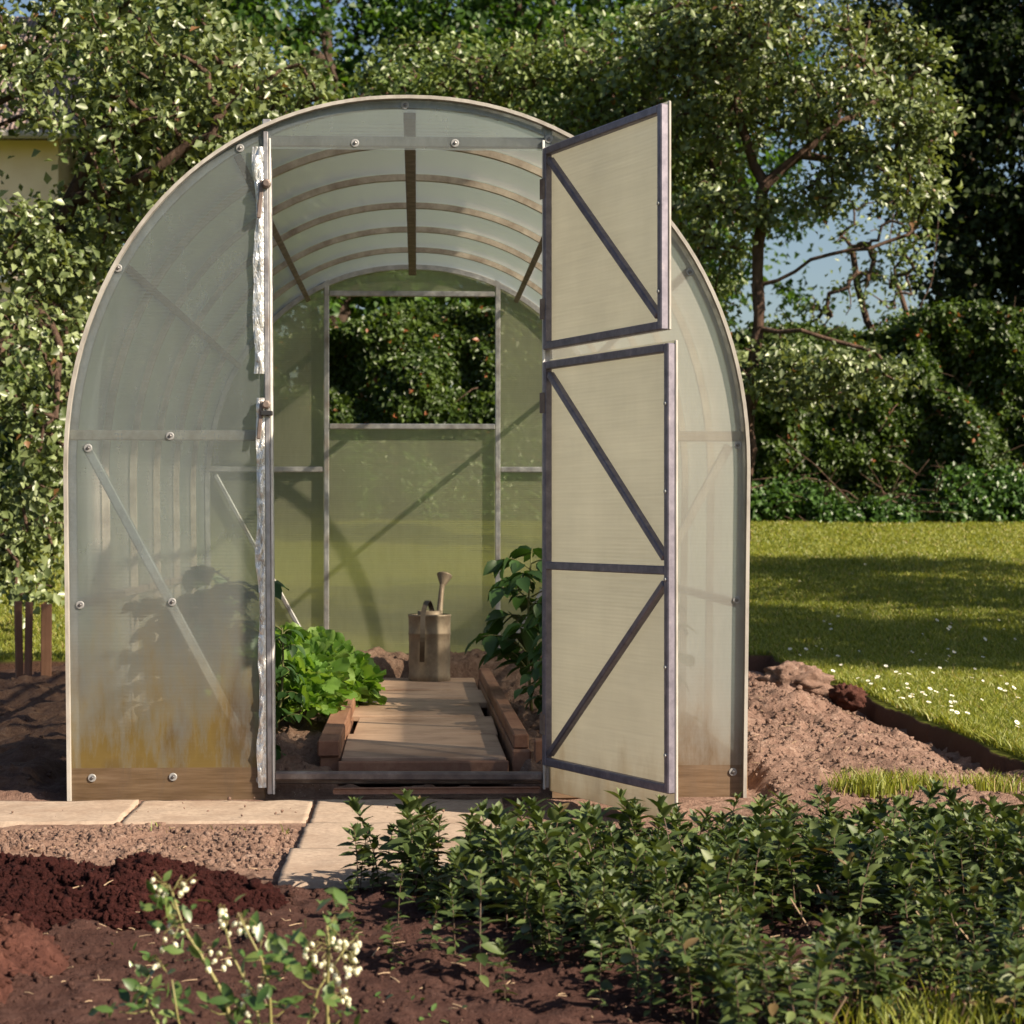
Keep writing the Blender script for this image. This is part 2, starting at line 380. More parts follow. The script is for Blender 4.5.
m = M['ground'] = mat('lawn_turf', (.1, .14, .03), .9, spec=.1); g = N(m); v = g.coord()
a = g.noise(v, 30, 6, .7); b = g.noise(v, .8, 4); c = g.noise(g.coord(scale=(1, 3, 1)), 2.2, 5, .6)
col = g.ramp(a, [(.3, (.06, .082, .012)), (.55, (.16, .19, .028)), (.75, (.29, .31, .055))])
col = g.mixc(g.ramp(b, [(.4, (0, 0, 0)), (.65, (.75,) * 3)]), col, (.21, .205, .04))
col = g.mixc(g.ramp(c, [(.55, (0, 0, 0)), (.75, (.5,) * 3)]), col, (.2, .15, .04))
ge = g.n('ShaderNodeNewGeometry'); sp = g.n('ShaderNodeSeparateXYZ'); g.l(ge.outputs['Normal'], sp.inputs[0])
steep = g.ramp(sp.outputs[2], [(.80, (1, 1, 1)), (.94, (0, 0, 0))]); col = g.mixc(steep, col, (.16, .085, .06))
g.l(col, g.p.inputs['Base Color']); g.bump(g.noise(g.coord(), 60, 6, .8), 1.0, .04)
M['slab'] = mat('paving_concrete', (.4, .3, .22), .85, spec=.2); g = N(M['slab']); v = g.coord()
a = g.noise(v, 60, 8, .75); b = g.noise(v, 4, 5, .6)
col = g.ramp(a, [(.3, (.25, .19, .15)), (.55, (.38, .295, .23)), (.8, (.48, .39, .315))])
col = g.mixc(g.ramp(b, [(.46, (0, 0, 0)), (.7, (.8,) * 3)]), col, (.24, .165, .12)); g.l(col, g.p.inputs['Base Color']); g.bump(a, .35, .004)

M['apple'] = leaf_mat('apple_leaf', (0.0413, 0.0660, 0.0165), (0.1125, 0.1537, 0.0488), (0.2375, 0.2850, 0.1235), trans=.2, rough=.42, odd=(.008, (.2, .1, .04)), spec=.7)
M['apple2'] = leaf_mat('apple_leaf_fresh', (0.0400, 0.0725, 0.0130), (0.1050, 0.1575, 0.0350), (0.1980, 0.2520, 0.0900), trans=.22, rough=.45, odd=(.008, (.2, .1, .04)), spec=.6)
M['maple'] = leaf_mat('maple_leaf', (0.0150, 0.0425, 0.0075), (0.0420, 0.0980, 0.0154), (0.0810, 0.1620, 0.0270), trans=.4, rough=.5)
M['darkleaf'] = leaf_mat('dark_oak_leaf', (0.0060, 0.0140, 0.0040), (0.0132, 0.0270, 0.0072), (0.0280, 0.0455, 0.0105), trans=.2, rough=.6, spec=.25)  # dark leaves of trees in shadow, that shade put into their colour
M['hedge'] = leaf_mat('hedge_leaf', (0.0125, 0.0300, 0.0045), (0.0374, 0.0734, 0.0109), (0.0935, 0.1445, 0.0255), trans=.3, rough=.45, odd=(.015, (.26, .09, .035)), blotch=1.6)
M['ivy'] = leaf_mat('ivy_leaf', (0.0175, 0.0500, 0.0090), (0.0423, 0.0975, 0.0169), (0.0800, 0.1600, 0.0320), trans=.3, rough=.4)
M['mint'] = leaf_mat('mint_leaf', (.018, .036, .008), (.048, .080, .018), (.13, .165, .055), trans=.18, rough=.52, odd=(.03, (.13, .09, .04)), spec=.45, blotch=4)
M['lettuce'] = leaf_mat('lettuce_leaf', (.10, .22, .035), (.18, .33, .06), (.30, .44, .12), trans=.4, rough=.45)
M['tomato'] = leaf_mat('tomato_leaf', (0.0180, 0.0510, 0.0120), (0.0385, 0.0910, 0.0210), (0.0640, 0.1360, 0.0320), trans=.3, rough=.5)
M['blue_leaf'] = leaf_mat('blueberry_leaf', (.03, .075, .014), (.065, .13, .03), (.16, .22, .06), trans=.28, rough=.38, spec=.7, blotch=8)
M['blossom'] = leaf_mat('white_bell_blossom', (.62, .6, .42), (.78, .77, .6), (.8, .8, .66), trans=.25, rough=.5)
M['grass'] = leaf_mat('grass_blade', (.09, .125, .016), (.19, .225, .030), (.31, .32, .06), trans=.35, rough=.5, odd=(.06, (.34, .27, .1)))
M['bark'] = bark_mat('apple_bark', (.03, .018, .013), (.15, .095, .07), 22)
M['barkdark'] = bark_mat('dark_bark', (.03, .02, .015), (.09, .06, .045))
M['stem'] = mat('plant_stem', (.14, .14, .05), .6); M['mintstem'] = mat('mint_stem', (.10, .06, .04), .6)
M['bluestem'] = mat('blueberry_stem', (.22, .2, .07), .55)
M['petal'] = mat('daisy_petal', (.8, .8, .76), .6); M['daisyheart'] = mat('daisy_heart', (.6, .42, .04), .7)
M['drystick'] = mat('dry_stalk', (.34, .24, .15), .8)

# ------------------------------------------------------------------ terrain
EDGE_X = 1.93; BACK_Y = 5.25
def lawn_h(x, y):
    x = np.asarray(x, float); y = np.asarray(y, float)
    up = np.clip(y - 5.0, 0, 11.0)
    z = .055 + up * .082 + .0 * x
    return z + .02 * fbm(x * .5, y * .5, s=3, o=3)
def heap(x, y, cx, cy, rx, ry, h, p=1.3, s=11):
    q = np.sqrt(((x - cx) / rx) ** 2 + ((y - cy) / ry) ** 2) + .22 * fbm(x * 3.2, y * 3.2, s=s, o=3)
    return h * np.clip(1 - q, 0, 1) ** .75 * (1 + .16 * fbm(x * 6, y * 6, s=s + 5, o=3))
def peat_h(x, y):
    a = heap(x, y, -1.05, -1.72, .70, .40, .105)
    b = heap(x, y, -.55, -1.68, .30, .26, .085, s=15)
    return np.maximum(a, b)
def soil_h(x, y):
    x = np.asarray(x, float); y = np.asarray(y, float)
    z = .004 + .012 * fbm(x * 2.2, y * 2.2, s=1, o=3)
    rough = .010 * fbm(x * 11, y * 11, s=2, o=4, g=.6)
    lump = np.clip(fbm(x * 17, y * 17, s=29, o=3), 0, 2)
    z = z + rough + .010 * lump
    inside = sstep(.03, .12, y) * (1 - sstep(3.97, 4.0, y)) * (1 - sstep(.93, .97, np.abs(x)))
    bed = inside * (.075 + .02 * lump)
    path = inside * (1 - sstep(.24, .30, np.abs(x - .05))) * (1 - sstep(3.4, 3.5, y))
    z = z + bed * (1 - path) + inside * sstep(3.4, 3.5, y) * .10
    # dug bed on the right of the greenhouse, with the trench along the turf
    rb = sstep(1.02, 1.1, x) * sstep(-.55, .3, y) * (1 - sstep(4.6, 5.2, y))
    z = z + rb * (.055 * (1 - sstep(1.45, 1.86, x)) + .012 * lump + .02 * fbm(x * 5, y * 5, s=44, o=3))
    tr = sstep(1.74, 1.84, x) * (1 - sstep(1.9, 1.96, x)) * sstep(.3, .8, y)
    z = z - tr * .025
    z = z + heap(x, y, 1.52, 2.6, .34, .7, .06, s=61) + heap(x, y, -1.55, -2.75, .52, .55, .13, s=71)
    lb = (1 - sstep(-1.16, -1.08, x)) * sstep(.1, .4, y)
    z = z + lb * (.02 + .035 * fbm(x * 4, y * 4, s=81, o=3))
    # hollow under the paving so that no clod pokes through
    pv = (y > -.62) & (y < .03) & (x < .30) | (x > -.34) & (x < .30) & (y > -1.58) & (y < .03) | (np.abs(x) < 1.06) & (y > -.10) & (y < .06)
    z = np.where(pv, np.minimum(z, .004), z)
    return z
def grid_mesh(name, xs, ys, zf):
    X, Y = np.meshgrid(xs, ys); Z = zf(X, Y); V = np.stack([X, Y, Z], -1).reshape(-1, 3)
    nx = len(xs); i = np.arange((len(ys) - 1) * (nx - 1)); r = i // (nx - 1); c = i % (nx - 1); a = r * nx + c
    return np_mesh(name, V, [np.stack([a, a + 1, a + nx + 1, a + nx], 1)], True)

def ground_z(X, Y):
    insoil = (X < EDGE_X) & (Y < BACK_Y) & (X > -6.5) & (Y > -6)
    j = .035 * fbm(X * 3 + 5, Y * 3, s=90, o=3)
    soft = sstep(EDGE_X - .06, EDGE_X, X + j); back = sstep(BACK_Y - .15, BACK_Y, Y + j)
    k = np.maximum(soft, back); far = np.maximum(sstep(6.6, 7.5, np.abs(X + 0)), sstep(-6.0, -7.0, Y))
    near_front = 1 - sstep(-.2, .5, Y)
    z = lawn_h(X, Y)
    low = np.full_like(z, -.12)
    k = np.maximum(k, far)
    return low + (z - low) * k
xs = np.concatenate([-np.geomspace(1500, 9, 26), np.arange(-8.5, 1.7, .25), np.arange(1.7, 2.2, .012), np.arange(2.2, 8.5, .07), np.geomspace(9, 1500, 26)])
ys = np.concatenate([-np.geomspace(800, 8, 18), np.arange(-7, 4.9, .06), np.arange(4.9, 5.5, .02), np.arange(5.5, 17, .1), np.geomspace(17.5, 2500, 34)])
g_o = link_mesh('lawn', grid_mesh('lawn', xs, ys, ground_z), M['ground']); tag(g_o, kind='structure')
xs = np.concatenate([np.arange(-6.5, -2.0, .05), np.arange(-2.0, 2.02, .0115)])
ys = np.concatenate([np.arange(-6, -3.2, .06), np.arange(-3.2, 1.6, .0115), np.arange(1.6, 5.45, .024)])
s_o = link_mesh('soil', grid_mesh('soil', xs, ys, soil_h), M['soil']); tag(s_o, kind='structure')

# peat heap in front
def peat_z(X, Y):
    h = peat_h(X, Y); k = sstep(.0, .03, h)
    z = h + k * (.012 * fbm(X * 14, Y * 14, s=31, o=4, g=.65) + .014 * np.clip(fbm(X * 24, Y * 24, s=35, o=2), 0, 2))
    return np.where(h > .002, z + .006 + np.maximum(soil_h(X, Y), 0) * .3, -.03)
p_o = link_mesh('peat_heap', grid_mesh('peat_heap', np.arange(-2.1, .0, .008), np.arange(-2.35, -1.1, .008), peat_z), M['peat'])
tag(p_o, 'low heap of dark red brown peat in front of the greenhouse', 'soil heap')

# clods: small broken lumps
ICO_V = None
def ico():
    t = (1 + 5 ** .5) / 2
    v = np.array([(-1, t, 0), (1, t, 0), (-1, -t, 0), (1, -t, 0), (0, -1, t), (0, 1, t), (0, -1, -t), (0, 1, -t), (t, 0, -1), (t, 0, 1), (-t, 0, -1), (-t, 0, 1)], float)
    f = np.array([(0, 11, 5), (0, 5, 1), (0, 1, 7), (0, 7, 10), (0, 10, 11), (1, 5, 9), (5, 11, 4), (11, 10, 2), (10, 7, 6), (7, 1, 8), (3, 9, 4), (3, 4, 2), (3, 2, 6), (3, 6, 8), (3, 8, 9), (4, 9, 5), (2, 4, 11), (6, 2, 10), (8, 6, 7), (9, 8, 1)])
    return unit(v), f
def clods(name, P, r, m, seed, **k):
    rng = np.random.default_rng(seed); v, f = ico(); n = len(P)
    V = v[None] * (1 + rng.uniform(-.5, .5, (n, 12, 1)))
    V = V * r[:, None, None] * rng.uniform(.6, 1.25, (n, 1, 3)) + P[:, None]
    o = (np.arange(n) * 12)[:, None, None]; Fc = (f[None] + o).reshape(-1, 3)
    return tag(link_mesh(name, np_mesh(name, V.reshape(-1, 3), [Fc]), m), **k)
rng = np.random.default_rng(5)
def scatter(n, x0, x1, y0, y1, hf, keep=None):
    x = rng.uniform(x0, x1, n); y = rng.uniform(y0, y1, n)
    if keep is not None: q = keep(x, y); x = x[q]; y = y[q]
    return np.stack([x, y, hf(x, y)], 1)
ok_soil = lambda x, y: ~((y > -.63) & (y < .08) & (x < .32)) & ~((x > -.29) & (x < .32) & (y > -1.6) & (y < .08)) & (peat_h(x, y) < .01) & ~((np.abs(x - .05) < .30) & (y > 0) & (y < 3.5)) & ~((np.abs(np.abs(x) - 1) < .05) & (y > -.05) & (y < 4.1)) & ~((np.abs(x) < 1.06) & (y > -.1) & (y < .06))
P1 = np.concatenate([scatter(17000, 1.04, 1.88, -.5, 4.8, soil_h, ok_soil), scatter(15000, -2.2, -.28, -1.3, -.5, soil_h, ok_soil), scatter(9000, -2.0, 1.2, -2.9, -1.6, soil_h, ok_soil),
                     scatter(6000, -.95, .95, .1, 3.9, soil_h, ok_soil), scatter(5000, -4, -1.08, .05, 5.2, soil_h, ok_soil)])
clods('soil_clods', P1, .0018 + .010 * rng.random(len(P1)) ** 5, M['clod'], 1, kind='stuff')
P2 = scatter(38000, -2.1, .0, -2.35, -1.1, lambda x, y: peat_z(x, y), lambda x, y: peat_h(x, y) > .004)
clods('peat_crumbs', P2, .003 + .009 * rng.random(len(P2)) ** 3, M['peat'], 2, kind='stuff')

xl = rng.uniform(-2.3, .26, 420); yl = rng.uniform(-1.5, -.09, 420); kk = ((yl > -.49) | ((xl > -.26) & (yl > -1.5))) & (vnoise(xl * 4, yl * 4, 0, 3) > -.1); xl = xl[kk]; yl = yl[kk]
clods('slab_crumbs', np.stack([xl, yl, np.full(len(xl), .019)], 1), .001 + .005 * rng.random(len(xl)) ** 4, M['clod'], 12, kind='stuff')
lt = MB()
for i in range(900):
    zone = i % 3
    x = rng.uniform(-1.9, .9) if zone else rng.uniform(1.05, 1.85); y = rng.uniform(-2.95, -.6) if zone else rng.uniform(-.3, 3.5)
    if zone and not (ok_soil(np.array([x]), np.array([y]))[0] or peat_h(np.array([x]), np.array([y]))[0] > .01): continue
    ph_ = float(peat_h(np.array([x]), np.array([y]))[0]); z = (float(peat_z(np.array([x]), np.array([y]))[0]) if ph_ > .004 else float(soil_h(x, y))) + .003; a = rng.uniform(0, 6.28); l = rng.uniform(.006, .035); e = rng.normal(0, .25)
    d_ = Vector((math.cos(a), math.sin(a), e)) * l; lt.tube([(x, y, z), Vector((x, y, z)) + d_ * .5 + Vector((0, 0, .001)), Vector((x, y, z)) + d_], [.0013, .0011, .0006], 4)
tag(lt.build('straw_litter', M['drystick']), kind='stuff')
# turf clod dug out beside the edge
def lump_mesh(name, r, sc, amp, seed, sub=(40, 24)):
    n, m_ = sub; th = np.linspace(0, 2 * math.pi, n, endpoint=False); ph = np.linspace(0, math.pi, m_)
    T, Pp = np.meshgrid(th, ph); X = np.sin(Pp) * np.cos(T); Y = np.sin(Pp) * np.sin(T); Z = np.cos(Pp)
    d = 1 + amp * fbm(X * sc + 9, Y * sc, Z * sc, s=seed, o=4, g=.6)
    V = np.stack([X * d * r[0], Y * d * r[1], Z * d * r[2]], -1).reshape(-1, 3)
    i = np.arange((m_ - 1) * n); rr = i // n; c = i % n
    return np_mesh(name, V, [np.stack([rr * n + c, (rr + 1) * n + c, (rr + 1) * n + (c + 1) % n, rr * n + (c + 1) % n], 1)], True)

# ------------------------------------------------------------------ paving
def slab(x0, x1, y0, y1, z, label, seed, tilt=0):
    r = random.Random(seed); b = MB(); n = 14; k = 10
    nx_ = max(6, int((x1 - x0) / .012)); ny_ = max(6, int((y1 - y0) / .012)); xs_ = np.linspace(x0, x1, nx_); ys_ = np.linspace(y0, y1, ny_); X, Y = np.meshgrid(xs_, ys_)
    ed = np.minimum(np.minimum(X - x0, x1 - X), np.minimum(Y - y0, y1 - Y)); j = .0025 * fbm(X * 22, Y * 22, s=seed, o=3); Z = z + .0025 * fbm(X * 9, Y * 9, s=seed + 3, o=4)
    X2 = X + np.where((X <= x0 + 1e-6) | (X >= x1 - 1e-6), j, 0); Y2 = Y + np.where((Y <= y0 + 1e-6) | (Y >= y1 - 1e-6), j, 0)
    V = np.stack([X2, Y2, Z], -1).reshape(-1, 3); i = np.arange((ny_ - 1) * (nx_ - 1)); rr = i // (nx_ - 1); c = i % (nx_ - 1); a = rr * nx_ + c; F_ = [np.stack([a, a + 1, a + nx_ + 1, a + nx_], 1)]
    rim = [q for q in range(nx_)] + [q * nx_ + nx_ - 1 for q in range(1, ny_)] + [(ny_ - 1) * nx_ + q for q in range(nx_ - 2, -1, -1)] + [q * nx_ for q in range(ny_ - 2, 0, -1)]
    low = V[rim].copy(); low[:, 2] = z - .06; k0 = len(V); V = np.concatenate([V, low]); n_ = len(rim); q = np.arange(n_); F_.append(np.stack([np.array(rim), k0 + q, k0 + (q + 1) % n_, np.array(rim)[(q + 1) % n_]], 1)); F_ = [np.concatenate(F_)]
    o = link_mesh('paving_slab', np_mesh('paving_slab', V, F_, False), M['slab'])
    o.rotation_euler = (0, R(tilt), 0)
    tag(o, label, 'paving slab', 'paving slabs laid in the soil before the greenhouse')
    return o
slab(-2.35, -.775, -.50, -.075, .012, 'long paving slab at the left edge of the photo, running past the greenhouse corner', 1)
slab(-.765, -.275, -.505, -.080, .010, 'paving slab lying along the foot of the diagonally braced front wall', 2)
slab(-.262, .265, -.575, -.10, .014, 'paving slab right at the threshold of the open greenhouse', 3)
slab(-.27, .26, -1.030, -.579, .015, 'middle paving slab of the short path to the door', 4)
slab(-.285, .25, -1.52, -1.034, .018, 'front paving slab of the path, with its near edge beside the peat heap', 5, .2)

# ------------------------------------------------------------------ greenhouse
GH = empty('greenhouse'); tag(GH, 'arched greenhouse of weathered translucent sheets on a metal frame with its door open', 'greenhouse')
ZS, BH, NN = .96, 1.088, 2.12
def arch_pt(t, k=0.0):
    """t in [-1,1] from left foot over the top to the right foot; k offset outward"""
    straight = ZS / (ZS + 1.62)
    a = abs(t); sg = -1 if t < 0 else 1
    if a > 1 - straight: z = ZS * (1 - a) / straight; x = .993 + k - .012 * (1 - z / ZS)
    else:
        ang = (a / (1 - straight)) * math.pi / 2
        c = max(math.cos(ang), 0) ** (2 / NN); s_ = math.sin(ang) ** (2 / NN)
        x = (.993 + k) * s_; z = ZS + (BH + k) * c
    return sg * x, z
TT = np.linspace(-1, 1, 97)
def arch_z(x):
    return ZS + BH * max(0, 1 - abs(x / .993) ** NN) ** (1 / NN)
# cover sheet: over the arch, with real thickness
def strip(name, ys_, k0, k1, m, parent):
    ring = [arch_pt(t, k1) for t in TT] + [arch_pt(t, k0) for t in TT[::-1]]
    n = len(ring); b = MB(); vs = []; fs = []
    for y in ys_:
        vs += [(x, y, z) for x, z in ring]
    for j in range(len(ys_) - 1):
        for i in range(n): fs.append((j * n + i, j * n + (i + 1) % n, (j + 1) * n + (i + 1) % n, (j + 1) * n + i))
    h = n // 2
    for j, flip in ((0, 0), (len(ys_) - 1, 1)):
        for i in range(h - 1):
            q = (j * n + i, j * n + i + 1, j * n + n - 2 - i, j * n + n - 1 - i); fs.append(q[::-1] if flip else q)
    b.add(vs, fs); return b.build(name, m, parent, False)
def sheet_arch(name, y0, y1, k, m, parent):
    b = MB(); n = len(TT); vs = []; ysn = np.linspace(y0, y1, 9)
    for y in ysn: vs += [(arch_pt(t, k)[0], y, arch_pt(t, k)[1]) for t in TT]
    fs = [(j * n + i, j * n + i + 1, (j + 1) * n + i + 1, (j + 1) * n + i) for j in range(len(ysn) - 1) for i in range(n - 1)]
    b.add(vs, fs); return b.build(name, m, parent, True)
sheet_arch('roof_cover', -.028, 4.03, .001, M['poly_roof'], GH)
strip('edge_profile', [-.036, -.004], -.006, .004, M['edge'], GH)
strip('edge_profile', [4.004, 4.036], -.006, .004, M['edge'], GH)
# hoops
for i in range(7):
    y = [.018, .667, 1.333, 2.0, 2.667, 3.333, 3.985][i]
    b = MB(); pts = [arch_pt(t, -.016) for t in TT]; vs = []; fs = []
    for j, (x, z) in enumerate(pts):
        x2, z2 = pts[min(j + 1, 96)]; x1, z1 = pts[max(j - 1, 0)]; tx, tz = x2 - x1, z2 - z1; l = math.hypot(tx, tz); nx, nz = -tz / l, tx / l
        for a, c in ((-.0125, -.010), (.0125, -.010), (.0125, .012), (-.0125, .012)): vs.append((x + nx * c, y + a, z + nz * c))
    for j in range(96):
        for q in range(4): fs.append((j * 4 + q, j * 4 + (q + 1) % 4, j * 4 + 4 + (q + 1) % 4, j * 4 + 4 + q))
    b.add(vs, fs); b.build('hoop', M['hoop'] if 0 < i < 6 else M['galv'], GH)
# purlins
for x, z in ((0, ZS + BH - .045), (-.5, 1.875), (.5, 1.875), (-.828, 1.555), (.828, 1.555), (-.966, .57), (.966, .57)):
    b = MB(); wd = .036 if x == 0 else .024
    up = (x * .9, 0, z - ZS) if abs(x) < .9 else (1, 0, 0)
    b.bar((x, .035, z), (x, 3.97, z), wd, .022, up, .002); b.build('purlin', M['rusty'], GH)
for sx in (-1, 1):
    MB().box(sx * .985 - .014, sx * .985 + .014, .04, 3.96, -.02, .115, .003).build('base_board', M['board'], GH)

# end walls. wall sheet outline between arch and a post line
DL, DR = -.408, .405            # inner post centres of the doorway
def arch_poly(x0, x1, z0, y, ztop=None, n=30, k=-.004):
    """sheet from z0 up to the arch (or ztop) between x0 and x1"""
    vs = []; fs = []; X = [x0 + (x1 - x0) * (1 - math.cos(math.pi * i / n)) / 2 for i in range(n + 1)]
    for x in X:
        xx = min(abs(x), .9925)
        vs += [(x, y, z0), (x, y, arch_z(xx) + k if ztop is None else ztop)]
    for i in range(n): fs.append((2 * i, 2 * i + 2, 2 * i + 3, 2 * i + 1))
    return vs, fs
def sheet(name, x0, x1, z0, y, m, ztop=None):
    b = MB(); b.add(*arch_poly(x0, x1, z0, y, ztop)); return b.build(name, m, GH)
FY = -.014
sheet('front_panel', -.988, DL - .012, .004, FY, M['poly_front'])
M['poly_front2'] = poly_mat('polycarbonate_front_sunlit', w_trans=.42, w_refr=.16, rough=.26, haze=(.92, .89, .82), dirt_z=.40, dirt_col=(.32, .2, .1), mud=1.0, board=True, thru=.5)  # right front sheet: sun glow put into its warmer, hazier colour
sheet('front_panel', DR + .012, .988, .004, FY, M['poly_front2'])
sheet('fanlight_panel', DL - .010, DR + .010, 1.895, FY - .001, M['poly_front'])
# front frame
def part(name, m='galv'): return lambda b: b.build(name, M[m], GH)
b = MB(); b.bar((DL + .006, .012, .03), (DL - .008, .012, 1.985), .026, .026, (0, 1, 0), .003); b.build('door_post', M['galv'], GH)
b = MB(); b.bar((DR + .004, .012, .03), (DR + .002, .012, 1.975), .026, .026, (0, 1, 0), .003); b.build('door_post', M['galv'], GH)
b = MB(); b.bar((DL - .03, .0135, 1.922), (DR + .03, .0135, 1.922), .024, .03, (0, 0, 1), .003); b.build('door_head', M['edge'], GH)
b = MB(); b.bar((DL + .014, -.004, .072), (DR - .014, -.004, .066), .034, .026, (0, 0, 1), .006); b.bar((DL + .014, .022, .06), (DR - .014, .022, .056), .018, .03, (0, 0, 1), .004); b.build('threshold_rail', M['rusty'], GH)
for a, c, z in ((-.985, DL - .014, 1.062), (DR + .018, .985, 1.062)):
    MB().bar((a, .010, z), (c, .010, z), .026, .03, (0, 0, 1), .003).build('crossbar', M['tan'], GH)
for a, c in (((-.94, .012, 1.035), (-.452, .012, .12)), ((.94, .012, 1.035), (.44, .012, .12))):
    MB().bar(a, c, .026, .026, (0, 1, 0), .003).build('brace', M['pale'], GH)
for a, c in ((-.972, DL - .013), (DR + .019, .972)):
    MB().box(a, c, .004, .034, -.005, .095, .003).build('base_board', M['board'], GH)
# rear wall
BY = 4.012
sheet('rear_panel', -.988, -.418, .02, BY, M['poly_back'])
sheet('rear_panel', .416, .988, .02, BY, M['poly_back'])
sheet('rear_panel', -.416, .414, 1.915, BY, M['poly_back'])
sheet('rear_panel', -.416, .414, .02, BY, M['poly_back'], ztop=1.275)
for x in (-.411, .410): MB().bar((x, 3.985, .03), (x, 3.985, 1.975), .024, .024, (0, 1, 0), .003).build('rear_post', M['galv'], GH)
MB().bar((-.397, 3.986, 1.905), (.396, 3.986, 1.905), .022, .026, (0, 0, 1), .003).build('window_head', M['galv'], GH)
MB().bar((-.397, 3.986, 1.268), (.396, 3.986, 1.268), .03, .026, (0, 0, 1), .003).build('window_sill', M['galv'], GH)
for a, c in ((-.975, -.426), (.425, .975)): MB().bar((a, 3.99, 1.062), (c, 3.99, 1.062), .022, .026, (0, 0, 1), .003).build('crossbar', M['galv'], GH)
for a, c in (((-.94, 3.985, 1.035), (-.44, 3.985, .12)), ((.94, 3.985, 1.035), (.42, 3.985, .12))):
    MB().bar(a, c, .02, .02, (0, 1, 0), .003).build('brace', M['galv'], GH)
MB().box(-.972, .972, 3.975, 3.999, 0, .13, .003).build('base_board', M['board'], GH)
# washers and screws on the front
def screw_mesh():
    b = MB(); b.lathe([(.0115, 0), (.0118, .0012), (.0108, .0022), (.0068, .0024), (.0062, .0014)], 20); return b.mesh('screw')
sm = screw_mesh(); sm.materials.append(M['washer'])
hm = MB().lathe([(.0048, .0012), (.0048, .0048), (.003, .0056)], 6).mesh('screw_head'); hm.materials.append(M['washer_core'])
for px, py in ((170, 436), (88, 448), (80, 605), (172, 602), (92, 778), (173, 777), (260, 780), (118, 268), (240, 148), (405, 105), (355, 143), (455, 143), (549, 139), (690, 272), (738, 445), (737, 600), (733, 772)):
    p = at(px, py, FY - .003)
    o = bpy.data.objects.new('screw', sm); C.objects.link(o); o.parent = GH; o.location = (p.x, FY - .0015, p.z); o.rotation_euler = (R(90), 0, 0)
    h = bpy.data.objects.new('screw_head', hm); C.objects.link(h); h.parent = o
# crinkled tape down the left door post
def tape(x0, x1, z0, z1, y, seed):
    nz = int((z1 - z0) / .011); nx = 7; X = np.linspace(0, 1, nx); Z = np.linspace(z0, z1, nz); XX, ZZ = np.meshgrid(X, Z)
    lean = -.010 * (ZZ - .03) / 1.9
    wv = .006 * fbm(ZZ * 7, ZZ * 0, s=seed, o=3)
    PX = x0 + (x1 - x0) * XX + lean + wv * (XX < .3)
    PY = y - .007 - .010 * np.abs(fbm(XX * 3, ZZ * 28, s=seed + 3, o=3)) * np.sin(XX * math.pi * .9 + .2)
    V = np.stack([PX, PY, ZZ], -1).reshape(-1, 3)
    i = np.arange((nz - 1) * (nx - 1)); r = i // (nx - 1); c = i % (nx - 1); a = r * nx + c
    return link_mesh('sealing_tape', np_mesh('tape', V, [np.stack([a, a + 1, a + nx + 1, a + nx], 1)]), M['foil'], GH)
tape(DL - .034, DL - .006, 1.24, 1.90, FY - .003, 3); tape(DL - .029, DL - .006, .04, 1.17, FY - .003, 8)
MB().bar((DL + .004, FY - .004, .02), (DL - .010, FY - .004, 1.945), .014, .012, (0, 1, 0), .002).build('edge_profile', M['galv'], GH)
MB().bar((DL + .0155, FY - .004, .02), (DL + .002, FY - .004, 1.925), .006, .012, (0, 1, 0), .001).build('edge_profile', M['pale'], GH)
MB().bar((DR - .012, FY - .004, .03), (DR - .014, FY - .004, 1.925), .007, .012, (0, 1, 0), .001).build('edge_profile', M['pale'], GH)
for z in (1.80, 1.16):
    b = MB(); q = Vector((DL - .018, FY - .020, z)); b.bar(q, q + Vector((-.010, -.004, -.11)), .012, .008, (0, 1, 0), .002)
    b.lathe([(.013, 0), (.013, .02), (.008, .024)], 12, Matrix.Translation(q + Vector((.012, .006, -.01))) @ Matrix.Rotation(R(90), 4, 'X')); b.build('latch', M['rusty'], GH)
MB().box(DL - .022, DL + .012, FY - .034, FY - .012, 1.118, 1.132, .002).build('latch_strap', M['black'], GH)

# doors: built in door space (x along the door from the hinge, y = inward normal, z up), then swung open
def door(z0, z1, bars, braces, ang, wdt=.712, low=0.0, over=.008):
    hx, hy = DR - .004, -.022
    b = MB(); t = .023
    b.bar((0, 0, z0), (0, 0, z1), t, t, (0, 1, 0), .003)
    b.bar((wdt, 0, z0), (wdt, 0, z1), t, t, (0, 1, 0), .003)
    for z in [z0 + t / 2, z1 - t / 2] + bars: b.bar((t / 2, 0, z), (wdt - t / 2, 0, z), t, t, (0, 0, 1), .003)
    d = b.build('door', M['doorsteel'], GH); d.location = (hx, hy, 0); d.rotation_euler = (0, 0, R(ang))
    for p, q in braces: MB().bar((p[0], .001, p[1]), (q[0], .001, q[1]), .020, .021, (0, 1, 0), .003).build('brace', M['doorsteel'], d)
    MB().box(-.010, wdt + .010, .0125, .0165, z0 - low, z1 + over).build('door_panel', M['poly_door'], d)
    e = MB(); e.box(wdt + .006, wdt + .014, .0105, .0185, z0 - low, z1 + over, .002); e.build('edge_strip', M['edge'], d)
    for z in (z0 + .12, z1 - .12):
        h = MB(); h.lathe([(.007, -.035), (.007, .035)], 10, Matrix.Translation((-.018, .004, z))); h.box(-.02, .010, -.0145, -.0118, z - .03, z + .03, .001); h.build('hinge', M['rusty'], d)
    for z in np.arange(z0 + .1, z1 - .05, .23):
        h = MB(); h.lathe([(.006, 0), (.005, .004), (.002, .005)], 8, Matrix.Translation((wdt + .0, -.0117, z)) @ Matrix.Rotation(R(90), 4, 'X'))
        h.build('rivet', M['washer'], d)
    return d
